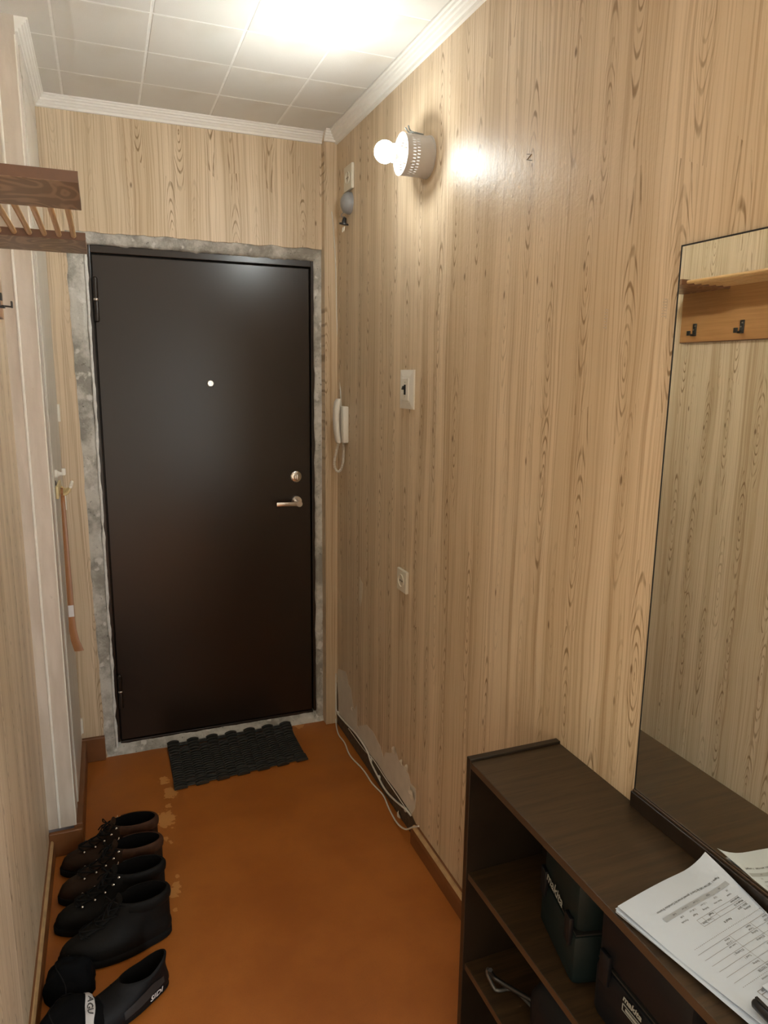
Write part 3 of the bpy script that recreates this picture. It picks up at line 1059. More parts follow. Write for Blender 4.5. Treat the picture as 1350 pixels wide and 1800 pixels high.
# coil
path = smoothpath([(XR - 0.034, yph, 1.303), (XR - 0.040, yph + 0.012, 1.26), (XR - 0.046, yph + 0.018, 1.215), (XR - 0.036, yph + 0.016, 1.186),
                   (XR - 0.022, yph + 0.008, 1.190), (XR - 0.014, yph, 1.225), (XR - 0.012, yph - 0.002, 1.27), (XR - 0.012, yph, 1.304)], 12)
dist = 0
co = []
tot = sum((path[i + 1] - path[i]).length for i in range(len(path) - 1))
turns = 46
steps = turns * 7
acc = [0]
for i in range(len(path) - 1):
    acc.append(acc[-1] + (path[i + 1] - path[i]).length)
for i in range(steps + 1):
    s_ = tot * i / steps
    k = 0
    while k < len(path) - 2 and acc[k + 1] < s_:
        k += 1
    t = (s_ - acc[k]) / max(acc[k + 1] - acc[k], 1e-9)
    p = path[k].lerp(path[k + 1], t)
    d = (path[k + 1] - path[k]).normalized()
    e1 = d.cross(Vector((0, 1, 0))).normalized()
    e2 = d.cross(e1)
    a = 2 * PI * i / 7
    co.append(p + (e1 * math.cos(a) + e2 * math.sin(a)) * 0.0042)
m = MB()
m.tube(co, 0.0019, 5)
m.build('coiled_cord', 'cable', ic, smooth=60)
m = MB()
m.tube(smoothpath([(XR - 0.010, 2.800, 1.448), on(596, 640, Y=YP - 0.004), on(592, 560, Y=YP - 0.004), on(590, 470, Y=YP - 0.004), on(586, 400, Y=YP - 0.004), on(583, 372, Y=YP - 0.003)]), 0.0022, 6)
m.build('supply_cable', 'cable', ic, smooth=60)

# ================================================================== CABLES ON THE FLOOR
def floor_or_wall(p, dx=0.008, z=0.004):
    x, y = cpx(p)
    q = on(x, y, X=XR - dx)
    if q.z < z:
        q = on(x, y, Z=z)
    q.y = min(q.y, YP - 0.004)
    return q


A = [(30, -40), (28, 130), (12, 300), (12, 450), (60, 620), (130, 720), (190, 860), (330, 1010), (430, 1160), (550, 1290), (610, 1430), (700, 1590), (790, 1660), (870, 1640), (935, 1628)]
pts = [floor_or_wall(p, 0.008, 0.005) for p in A]
for i in (-4, -3, -2, -1):
    pts[i] = floor_or_wall(A[i], 0.030, 0.005)
m = MB()
m.tube(smoothpath(pts, 5), 0.0030, 8)
tag(m.build('floor_cable', 'cable', smooth=60), 'white cable looping loose over the floor along the torn wall', 'cable', None)
B = [(25, 60), (25, 290), (50, 390), (130, 490), (260, 630), (370, 800), (420, 940), (490, 1080), (560, 1210), (640, 1310), (800, 1450), (850, 1510)]
pts = [floor_or_wall(p, 0.007, 0.005) for p in B]
pts[-1].y = max(pts[-1].y, 1.99)
m = MB()
m.tube(smoothpath(pts, 5), 0.0036, 8)
tag(m.build('wall_cable', 'cable', smooth=60), 'thick white cable clipped along the foot of the torn wall', 'cable', None)
Cc = [(170, 560), (330, 780), (440, 900), (570, 1100), (680, 1260), (760, 1380), (815, 1455)]
pts = [floor_or_wall(p, 0.005, 0.005) for p in Cc]
m = MB()
m.tube(smoothpath(pts, 5), 0.0018, 8)
tag(m.build('thin_cable', 'cable', smooth=60), 'thin white cable above the thick one along the torn wall foot', 'cable', None)
for k, p in enumerate(((50, 392), (410, 905), (500, 1095), (790, 1450))):
    q = floor_or_wall(p, 0.007, 0.005)
    m = MB()
    m.obox(q + Vector((0.002, 0, 0)), Vector((0.0045, 0, 0)), Vector((0, 0.006, 0)), Vector((0, 0, 0.006)), 0.0015)
    m.lathe(q + Vector((-0.002, 0, 0.005)), (-1, 0, 0), [(0, 0.0016), (0.003, 0.0022)], 8)
    tag(m.build('cable_clip', 'white_pl', smooth=40, origin=tuple(q)), 'small white clip nailed over the thick cable at the wall foot', 'clip', 'clips on the thick cable')

# ================================================================== DOOR MAT
NL = on(309, 1389, Z=0.006)
NR = on(540, 1335, Z=0.006)
FL = on(295, 1303, Z=0.030)
FR = on(505, 1262, Z=0.030)
FL.y = min(FL.y, YB + 0.0)
FR.y = min(FR.y, YB + 0.0)
mat_ = empty('door_mat', ((NL + FR) / 2).to_tuple())
mat_.location.z = 0
PM[mat_.name] = Matrix.Translation(mat_.location)
tag(mat_, 'black rubber link door mat in front of the steel door', 'mat')
NCOL, NROW = 13, 19
cols = {}
link = {}
ex = (NR - NL).normalized()
for j in range(NCOL):
    for i in range(NROW):
        u = (j + 0.5) / NCOL
        end = (i < 3 or i >= NROW - 3)
        if end and j % 2 == 1 and i in (0, NROW - 1):
            continue
        t = (i + 0.5 + (0.5 if j % 2 else 0.0) * (0 if end else 1)) / (NROW + 0.2)
        p = NL.lerp(NR, u).lerp(FL.lerp(FR, u), t)
        big = end and j % 2 == 0
        key = 'b' if big else ('s' if not end else 'e')
        if key not in link:
            wd = ((NR - NL).length / NCOL) * (0.60 if key == 'b' else 0.52)
            hh = {'b': 0.0125, 's': 0.0095, 'e': 0.0060}[key]
            th = {'b': 0.0070, 's': 0.0046, 'e': 0.0056}[key]
            # arched strap of rubber
            k = 6
            prof = []
            for a in range(k + 1):
                s_ = -1 + 2 * a / k
                prof.append((s_ * wd, hh * (1 - 0.55 * s_ * s_)))
            vs = []
            for x_, z_ in prof:
                vs += [(x_, -th, 0), (x_, -th, z_), (x_, -th * 0.4, z_ + 0.0016), (x_, th * 0.4, z_ + 0.0016), (x_, th, z_), (x_, th, 0)]
            fs = []
            for a in range(k):
                for b in range(6):
                    fs.append((a * 6 + b, a * 6 + (b + 1) % 6, (a + 1) * 6 + (b + 1) % 6, (a + 1) * 6 + b))
            fs += [tuple(range(6)), tuple(k * 6 + b for b in range(6))]
            mm = MB()
            mm.add(vs, fs)
            link[key] = mm.mesh('link', 'rubber')
        ob = bpy.data.objects.new('link', link[key])
        COL.objects.link(ob)
        ob.parent = mat_
        zb = 0.0035 + 0.020 * max(0, (t - 0.72) / 0.28)
        ob.location = (p.x - mat_.location.x, p.y - mat_.location.y, zb)
        ob.rotation_euler = (0.06 if t > 0.72 else 0, 0, math.atan2(ex.y, ex.x) + (random.random() - 0.5) * 0.03)
# steel rods the links are threaded on
for i in (0.8, 3.2, NROW - 3.2, NROW - 0.8):
    t = i / (NROW + 0.2)
    a = NL.lerp(FL, t)
    b_ = NR.lerp(FR, t)
    zb = 0.006 + 0.020 * max(0, (t - 0.72) / 0.28)
    MB().tube([(a.x, a.y, zb), (b_.x, b_.y, zb)], 0.0025, 6).build('rod', 'rubber', mat_)
for u in [(j) / NCOL for j in range(NCOL + 1)]:
    a = NL.lerp(NR, u).lerp(FL.lerp(FR, u), 0.05)
    c_ = NL.lerp(NR, u).lerp(FL.lerp(FR, u), 0.72)
    b_ = NL.lerp(NR, u).lerp(FL.lerp(FR, u), 0.97)
    m = MB()
    m.tube([(a.x, a.y, 0.0035), (c_.x, c_.y, 0.0035), (b_.x, b_.y, 0.022)], 0.0032, 6)
    m.build('base_strip', 'rubber', mat_)

# ================================================================== COAT RACK ON THE LEFT WALL
rack = empty('coat_rack', (XN, 1.79, 1.72))
tag(rack, 'brown wooden hat and coat rack with dowel shelf on left wall', 'coat rack')
ZB0, ZB1 = 1.890, 1.909
BX0, BX1 = XN + 0.014, -0.020
y_far0, y_far1 = 1.962, 2.178
y_nr0, y_nr1 = on(130, 300, Z=ZB1).y, on(140, 370, Z=ZB0).y
for nm, a, b in (('end_board', y_nr0, y_nr1), ('end_board', y_far0, y_far1)):
    m = MB()
    bd = m.box(BX0, BX1, a, b, ZB0, ZB1, 0.001).build(nm, 'rackboard', rack)
    m = MB()
    m.box(BX0, BX1 + 0.0004, a - 0.0012, a - 0.0002, ZB0 + 0.0006, ZB1 - 0.0006).build('edge_band', 'rackedge', bd)
for k in range(6):
    x = -0.0465 - 0.0322 * k
    m = MB()
    m.tube([(x, y_nr1 - 0.004, 1.9000), (x, y_far0 + 0.003, 1.9000)], 0.0062, 12)
    m.build('dowel', 'dowel', rack, smooth=50)
MB().box(XN + 0.0003, XN + 0.0150, y_nr0, y_far1, 1.713, 1.9085, 0.001).build('back_board', 'rackback', rack)
MB().box(XN + 0.0005, XN + 0.0152, y_nr0 + 0.001, y_far1 - 0.001, 1.7105, 1.7135).build('bottom_edge', 'rackedge', rack)
XF = XN + 0.015
for yh in (2.105, 1.892, 1.679, 1.466):
    hk = MB()
    hk.box(XF, XF + 0.004, yh - 0.0085, yh + 0.0085, 1.734, 1.779, 0.001)
    hk.box(XF + 0.004, XF + 0.014, yh - 0.0085, yh + 0.0085, 1.734, 1.740, 0.001)
    ho = hk.build('hook', 'hook', rack)
    ar = MB()
    ar.tube([(XF + 0.006, yh, 1.740), (XF + 0.030, yh, 1.738)], 0.0022, 8)
    ar.build('hook_arm', 'hook', ho)
    ti = MB()
    ti.box(XF + 0.028, XF + 0.032, yh - 0.008, yh + 0.008, 1.735, 1.752, 0.001)
    ti.build('hook_tip', 'hook', ho)
    for zs, ys_ in ((1.770, -0.002), (1.757, 0.003)):
        MB().lathe((XF + 0.004, yh + ys_, zs), (1, 0, 0), [(0, 0.0032), (0.0012, 0.0028)], 10).build('screw', 'screw', ho)

# ================================================================== MIRROR
SY1 = 1.2383          # far end of the shelf unit
SZ = 0.7652
SX = 0.6859
MY = 0.975
MY0 = 0.05
mir = empty('wall_mirror', (XR, (MY + MY0) / 2, SZ + 0.03))
tag(mir, 'tall frameless mirror leaning on a brown ledge above the shelf', 'mirror')
MB().box(XR - 0.0050, XR - 0.0008, MY0, MY, 0.797, 1.7933).build('glass', 'mirror', mir)
MB().box(XR - 0.0052, XR - 0.0006, MY, MY + 0.0032, 0.797, 1.7936).build('side_edge', 'mirror_edge', mir)
MB().box(XR - 0.0052, XR - 0.0006, MY0, MY + 0.0032, 1.7934, 1.7960).build('top_edge', 'mirror_edge', mir)
MB().box(XR - 0.0135, XR - 0.0006, MY0, MY + 0.003, SZ + 0.0006, 0.7966, 0.0012).build('ledge', 'shelf_side', mir)
MB().box(XR - 0.0092, XR - 0.0058, MY0, MY + 0.003, 0.7964, 0.8000, 0.001).build('clip_rail', 'shelf_edge', mir)

# ================================================================== SHELF UNIT
sh = empty('shoe_shelf', ((SX + XR) / 2, 0.75, 0))
tag(sh, 'dark wenge open shelf unit standing against the wall under the mirror', 'shelf')
SY0 = 0.28
XBK = XR - 0.0285
TT = 0.016
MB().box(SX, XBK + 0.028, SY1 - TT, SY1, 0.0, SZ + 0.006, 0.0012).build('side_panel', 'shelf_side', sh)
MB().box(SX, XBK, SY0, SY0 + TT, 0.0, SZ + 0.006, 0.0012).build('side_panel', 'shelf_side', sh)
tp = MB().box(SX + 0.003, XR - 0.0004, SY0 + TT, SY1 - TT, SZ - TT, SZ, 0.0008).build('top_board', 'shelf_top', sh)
MB().box(SX + 0.0022, SX + 0.0032, SY0 + TT, SY1 - TT, SZ - TT + 0.0005, SZ - 0.0005).build('edge_band', 'shelf_edge', tp)
for z in (0.496, 0.264, 0.06):
    s_ = MB().box(SX + 0.006, XBK - 0.003, SY0 + TT, SY1 - TT, z - TT, z, 0.0008).build('shelf_board', 'shelf_top', sh)
    MB().box(SX + 0.0052, SX + 0.0062, SY0 + TT, SY1 - TT, z - TT + 0.0005, z - 0.0005).build('edge_band', 'shelf_edge', s_)
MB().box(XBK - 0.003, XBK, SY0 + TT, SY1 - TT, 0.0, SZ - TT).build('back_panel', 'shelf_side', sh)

# tool cases on the middle shelf
def tool_case(c, ang, lx, ly, lz, mat, label, logo, lsize, lpos, badge=False):
    """front face towards -x; c = base centre of the front face"""
    e = empty('tool_case', c)
    e.rotation_euler = (0, 0, ang)
    tag(e, label, 'case')
    rot = Matrix.Translation(Vector(c)) @ Matrix.Rotation(ang, 4, 'Z')
    PM[e.name] = rot
    W_ = lambda mb: mb.xf(lambda p: rot @ p)
    W_(MB().box(0, lx, -ly / 2, ly / 2, 0.0004, lz * 0.48, 0.014)).build('lower_shell', mat, e, smooth=40)
    W_(MB().box(0.002, lx, -ly / 2 + 0.001, ly / 2 - 0.001, lz * 0.48 + 0.0015, lz, 0.018)).build('lid', mat, e, smooth=40)
    W_(MB().box(0.006, lx - 0.004, -ly / 2 + 0.004, ly / 2 - 0.004, lz * 0.475, lz * 0.49)).build('seam', 'void', e)
    for s_ in (-1, 1):
        W_(MB().box(-0.005, 0.004, s_ * ly * 0.36 - 0.012, s_ * ly * 0.36 + 0.012, lz * 0.36, lz * 0.62, 0.002)).build('latch', 'navy', e, smooth=40)
    hp = [Vector((0.004, -0.045, lz * 0.55)), Vector((-0.016, -0.043, lz * 0.55)), Vector((-0.016, 0.043, lz * 0.55)), Vector((0.004, 0.045, lz * 0.55))]
    if not badge:
        pass
    tm = text_mesh(logo, lsize, 0.25, 0.0006)
    xs_ = [p.x for p in tm.v]
    wd = max(xs_) - min(xs_)
    tm.v = [Vector((-0.0012, lpos[0] - (p.x - min(xs_)), lpos[1] + p.y)) for p in tm.v]
    W_(tm).build('logo', 'logo', e)
    if badge:
        b = MB()
        y0_, z0_ = lpos[0], lpos[1] - 0.019
        for (a1, a2, b1, b2) in ((0, wd * 1.05, 0, 0.0016), (0, wd * 1.05, 0.0120, 0.0136), (0, 0.0016, 0, 0.0136), (wd * 1.05 - 0.0016, wd * 1.05, 0, 0.0136), (0.008, wd * 0.9, 0.004, 0.009)):
            b.box(-0.0014, -0.0006, y0_ - a2, y0_ - a1, z0_ + b1, z0_ + b2)
        W_(b).build('badge', 'logo', e)
    return e


tool_case((0.742, 0.972, 0.496), -0.24, 0.110, 0.17, 0.215, 'teal', 'dark teal tool case with pale lettering on the middle shelf', 'makita', 0.030, (0.050, 0.118))
tool_case((0.727, 0.735, 0.496), -0.02, 0.145, 0.215, 0.225, 'navy', 'black tool case with pale lettering and badge on the middle shelf', 'makita', 0.0165, (0.030, 0.093), True)

# black tool bag with a grey folding handle on the lower shelf
bag = empty('tool_bag', (0.79, 0.97, 0.264))
tag(bag, 'black soft tool bag on the lower shelf with bent grey handle', 'bag')
m = MB()
rings = []
for i, (z, a, b_) in enumerate(((0.2645, 0.068, 0.085), (0.275, 0.074, 0.093), (0.31, 0.076, 0.096), (0.35, 0.072, 0.090), (0.38, 0.055, 0.075), (0.395, 0.028, 0.045))):
    g = []
    for k in range(28):
        t = 2 * PI * k / 28
        q = 1 + 0.08 * mnoise.noise(Vector((math.cos(t) * 2, math.sin(t) * 2, z * 20)))
        cx, sy_ = math.cos(t), math.sin(t)
        g.append(Vector((0.800 + a * q * math.copysign(abs(cx) ** 0.6, cx), 0.955 + b_ * q * math.copysign(abs(sy_) ** 0.6, sy_), z)))
    rings.append(g)
m.loft(rings)
m.build('body', 'navy', bag, smooth=60)
hp = [on(858, 1703, Z=0.315), on(857, 1712, Z=0.300), on(868, 1735, Z=0.275), on(876, 1741, Z=0.272), on(905, 1741, Z=0.272)]
for q in hp:
    q.x = max(q.x, SX + 0.014)
m = MB()
m.tube(smoothpath(hp + [Vector((0.765, 1.03, 0.285))], 4), 0.0042, 8)
m.build('handle', 'steel', bag, smooth=60)
m = MB()
m.tube(smoothpath([on(862, 1705, Z=0.325), on(874, 1722, Z=0.300), Vector((0.765, 1.045, 0.30))], 4), 0.005, 8)
m.build('strap', 'black', bag, smooth=60)

# ================================================================== PAPERS ON THE SHELF
P_ax = Vector((-0.985, -0.155, 0)).normalized()      # page left-to-right (the sheets lie upside down to the camera)
P_ay = Vector((P_ax.y * -1 * -1, P_ax.x, 0))
P_ay = Vector((0.155, -0.985, 0)).normalized()       # page up
PW, PH = 0.210, 0.297
farL = Vector((0.690, 0.7535, SZ))                   # far corner by the shelf's front edge = page bottom right
corner0 = farL - P_ax * PW                           # page bottom left (far, at the wall)


def sheet_z(u, v, i, top):
    """height above the shelf; u 0..1 along the page, v 0..1 up the page"""
    z = 0.0012 + i * 0.00115
    if top:
        z += 0.0035 * math.sin(PI * u) * (1 - v) + 0.0022 * math.sin(7 * v + 2 * u)
        z += 0.020 * max(0, 1 - u * 3.4) ** 2 * max(0, 1 - v * 2.0)     # far corner at the wall curls up
        z += 0.0020
    else:
        z += 0.0010 * math.sin(PI * u + i) * (1 - v) + 0.0010
    return z


def sheet(i, top, off, rot):
    ax = Matrix.Rotation(rot, 3, 'Z') @ P_ax
    ay = Matrix.Rotation(rot, 3, 'Z') @ P_ay
    c0 = corner0 + Vector((off[0], off[1], 0))

    def pos(u, v, dz=0.0):
        p = c0 + ax * (u * PW) + ay * (v * PH)
        if p.x > XR - 0.018:
            p.x = XR - 0.018 - (p.x - XR + 0.018) * 0.25
        return Vector((p.x, p.y, SZ + sheet_z(u, v, i, top) + dz))
    nu, nv = 16, 20
    vs, fs = [], []
    for dz in (0.0, -0.0004):
        for b in range(nv + 1):
            for a in range(nu + 1):
                vs.append(pos(a / nu, b / nv, dz))
    K = (nu + 1) * (nv + 1)
    for b in range(nv):
        for a in range(nu):
            q = b * (nu + 1) + a
            fs.append((q, q + 1, q + nu + 2, q + nu + 1))
            fs.append((K + q, K + q + nu + 1, K + q + nu + 2, K + q + 1))
    for a in range(nu):
        fs.append((a, a + 1, K + a + 1, K + a))
        q = nv * (nu + 1) + a
        fs.append((q, q + 1, K + q + 1, K + q))
    for b in range(nv):
        q = b * (nu + 1)
        fs.append((q, q + nu + 1, K + q + nu + 1, K + q))
        q += nu
        fs.append((q, q + nu + 1, K + q + nu + 1, K + q))
    m = MB()
    m.add(vs, fs)
    cen = pos(0.5, 0.5)
    o = m.build('paper_sheet', 'paper', smooth=60, origin=tuple(cen))
    return o, pos


NS = 8
for i in range(NS):
    o, _ = sheet(i, False, ((random.random() - 0.35) * 0.007, (random.random() - 0.5) * 0.010), (random.random() - 0.5) * 0.04)
    tag(o, 'plain white sheet in the paper pile on the shelf, under the printed one', 'paper', 'sheets of the paper pile')
ptop, ppos = sheet(NS, True, (0.001, 0.002), 0.0)
tag(ptop, 'printed form with tables of small text, top of the paper pile', 'paper')


def pr_map(mb, dz=0.0007):
    """page millimetres -> on the top sheet"""
    return mb.xf(lambda p: ppos(p.x / 210.0, p.y / 297.0, dz))


def subdiv_rect(m, x0, x1, y0, y1, nx=14):
    for k in range(nx):
        a, b = x0 + (x1 - x0) * k / nx, x0 + (x1 - x0) * (k + 1) / nx
        m.add([(a, y0, 0), (b, y0, 0), (b, y1, 0), (a, y1, 0)], [(0, 1, 2, 3)])


m = MB()
subdiv_rect(m, 22, 172, 52, 60, 24)
pr_map(m, 0.00055).build('grey_band', 'inkgrey', ptop)
m = MB()
def hl(x0, x1, y, w_=0.45):
    subdiv_rect(m, x0, x1, y - w_ / 2, y + w_ / 2, 20)
def vl(x, y0, y1, w_=0.45):
    for k in range(10):
        a, b = y0 + (y1 - y0) * k / 10, y0 + (y1 - y0) * (k + 1) / 10
        m.add([(x - w_ / 2, a, 0), (x + w_ / 2, a, 0), (x + w_ / 2, b, 0), (x - w_ / 2, b, 0)], [(0, 1, 2, 3)])
# small table
hl(30, 130, 80); hl(92, 130, 87); hl(30, 130, 93)
for x in (92, 105, 118, 130):
    vl(x, 80, 93)
hl(30, 92, 86)
# dashed rules
for x in range(20, 180, 4):
    subdiv_rect(m, x, x + 2.2, 112.0, 112.6, 1)
    subdiv_rect(m, x, x + 2.2, 186.0, 186.6, 1)
# big ruled table
for y in (121, 132, 143, 154, 165, 176):
    hl(20, 182, y)
vl(62, 121, 168); vl(112, 121, 180)
# table with heavy rules at the page head
for y in (200, 206, 214, 222, 230, 238, 246, 254):
    hl(24, 168, y, 0.9)
vl(168, 200, 254, 0.8); vl(24, 200, 254, 0.8)
pr_map(m).build('printed_rules', 'inkmid', ptop)
m = MB()
def tx(s_, x, y, size, bold=0.0):
    t_ = text_mesh(s_, size, 0.0, bold)
    m.add([(p.x + x, p.y + y, 0) for p in t_.v], t_.f)
tx('Pagina 1  587/104 1383 By Days 6  gemeld arrest bij Cornelisse Erasmus', 24, 40, 5.0, 0.05)
for k, (x, s_) in enumerate(((40, '10'), (66, '1250'), (92, '1,12 uur'), (118, '1,18 uur'), (146, '0,40'))):
    tx(s_, x, 54.5, 4.2)
    tx(s_, x - 6, 63.5, 4.2)
for x, s_ in ((36, 'totaal'), (60, 'Basis uren'), (92, 'Bedrag'), (118, 'Regel'), (140, 'Periode')):
    tx(s_, x, 71.0, 4.4)
tx('Regel', 95, 81.5, 4.4, 0.05); tx('Uren', 107, 87.5, 4.2); tx('Basis', 119, 87.8, 4.2)
tx('Bruto loon', 32, 81.5, 4.6, 0.06); tx('Week 6-13', 32, 88.0, 4.6, 0.08); tx('2016 / 2019', 32, 95.0, 4.6, 0.06); tx('Afdeling', 32, 101, 4.4)
tx('Paraaf A', 80, 101, 5.0, 0.05)
for y, a, b_ in ((123, 'Adres', 'Naam'), (128, '1,0 0,00', 'Totaal'), (134, 'Loon uur', 'Bedrag'), (145, 'ES bedrag 1', 'ES bedrag'), (156, 'Tarief 1', 'Tarief'), (168, 'Bedrag', 'Aantal')):
    tx(b_, 66, y, 4.4)
    tx(a, 116, y, 4.4)
    tx(a, 26, y, 4.2)
tx('MARIUSZ TESTER', 92, 178.5, 5.6)
tx('Toeslag bedrag volgens de regeling, zie uw contract', 60, 190, 4.0)
tx('Betaald aan uw rekening / Contractnummer', 60, 194.5, 4.0)
tx('TRENNBELE P VOLUR', 60, 201.5, 5.0, 0.08)
for k, y in enumerate((201, 208, 216, 224, 232, 240, 248)):
    tx(('100,00', '18,5', '40,0', '38,00', '17,0', '9,50', '12,0')[k], 150, y, 4.6, 0.06)
    if k:
        tx('Bedrag uren', 90, y, 4.2, 0.03)
pr_map(m, 0.0008).build('printed_text', 'ink', ptop)

# folded sheet and black marker on the pile
pz = SZ + sheet_z(0.2, 0.8, NS, True)
m = MB()
q0 = on(1342, 1715, Z=pz + 0.020)
m.prism([Vector((q0.x, q0.y, pz + 0.003)), Vector((q0.x + 0.004, q0.y - 0.13, pz + 0.003)), Vector((q0.x + 0.10, q0.y - 0.13, pz + 0.010)), Vector((q0.x + 0.09, q0.y - 0.01, pz + 0.010))], (0, 0, 0.0006))
m.prism([Vector((q0.x, q0.y, pz + 0.0037)), Vector((q0.x + 0.004, q0.y - 0.13, pz + 0.0037)), Vector((q0.x + 0.09, q0.y - 0.13, pz + 0.028)), Vector((q0.x + 0.08, q0.y - 0.01, pz + 0.028))], (0, 0, 0.0006))
tag(m.build('folded_sheet', 'paper', origin=(q0.x, q0.y, pz)), 'folded blank sheet lying on the printed form beside the black marker', 'paper')
mk = empty('marker_pen', tuple(on(1324, 1763, Z=pz + 0.010)))
tag(mk, 'glossy black marker lying on the printed papers', 'marker')
a = on(1325, 1760, Z=pz + 0.0125)
dr = Vector((-0.03, -1, 0)).normalized()
MB().lathe(a, dr, [(0, 0.0042), (0.003, 0.0068), (0.045, 0.0076), (0.0452, 0.0070)], 20).build('cap', 'black', mk, smooth=40)
MB().lathe(a + dr * 0.0455, dr, [(0, 0.0072), (0.080, 0.0072), (0.083, 0.0055)], 20).build('barrel', 'black', mk, smooth=40)
MB().obox(a + dr * 0.022 + Vector((0.0, 0, 0.0086)), Vector((0.0022, 0, 0)), dr * 0.020, Vector((0, 0, 0.0009)), 0.0006).build('clip', 'black', mk)

# ================================================================== SHOES
def outline(xb, xf, wd, z, foot=1.0, n=40):
    """plan outline of a shoe at one height; foot 1 = foot shape, 0 = ellipse"""
    out = []
    for k in range(n):
        t = 2 * PI * k / n
        s_ = 0.5 - 0.5 * math.cos(t)
        sg = 1 if math.sin(t) >= 0 else -1
        el = abs(math.sin(t))
        ft = abs(math.sin(t)) ** 0.72 * (0.80 + 0.22 * math.sin(PI * min(1, s_ * 1.25 - 0.25)) if s_ > 0.2 else 0.80)
        hw = wd * (foot * ft + (1 - foot) * el)
        skew = foot * 0.006 * math.sin(PI * s_)
        out.append(Vector((xb + (xf - xb) * s_, sg * hw + skew, z)))
    return out


def place(heel, ang, roll=0.0):
    return Matrix.Translation(Vector(heel)) @ Matrix.Rotation(ang, 4, 'Z') @ Matrix.Rotation(roll, 4, 'X')


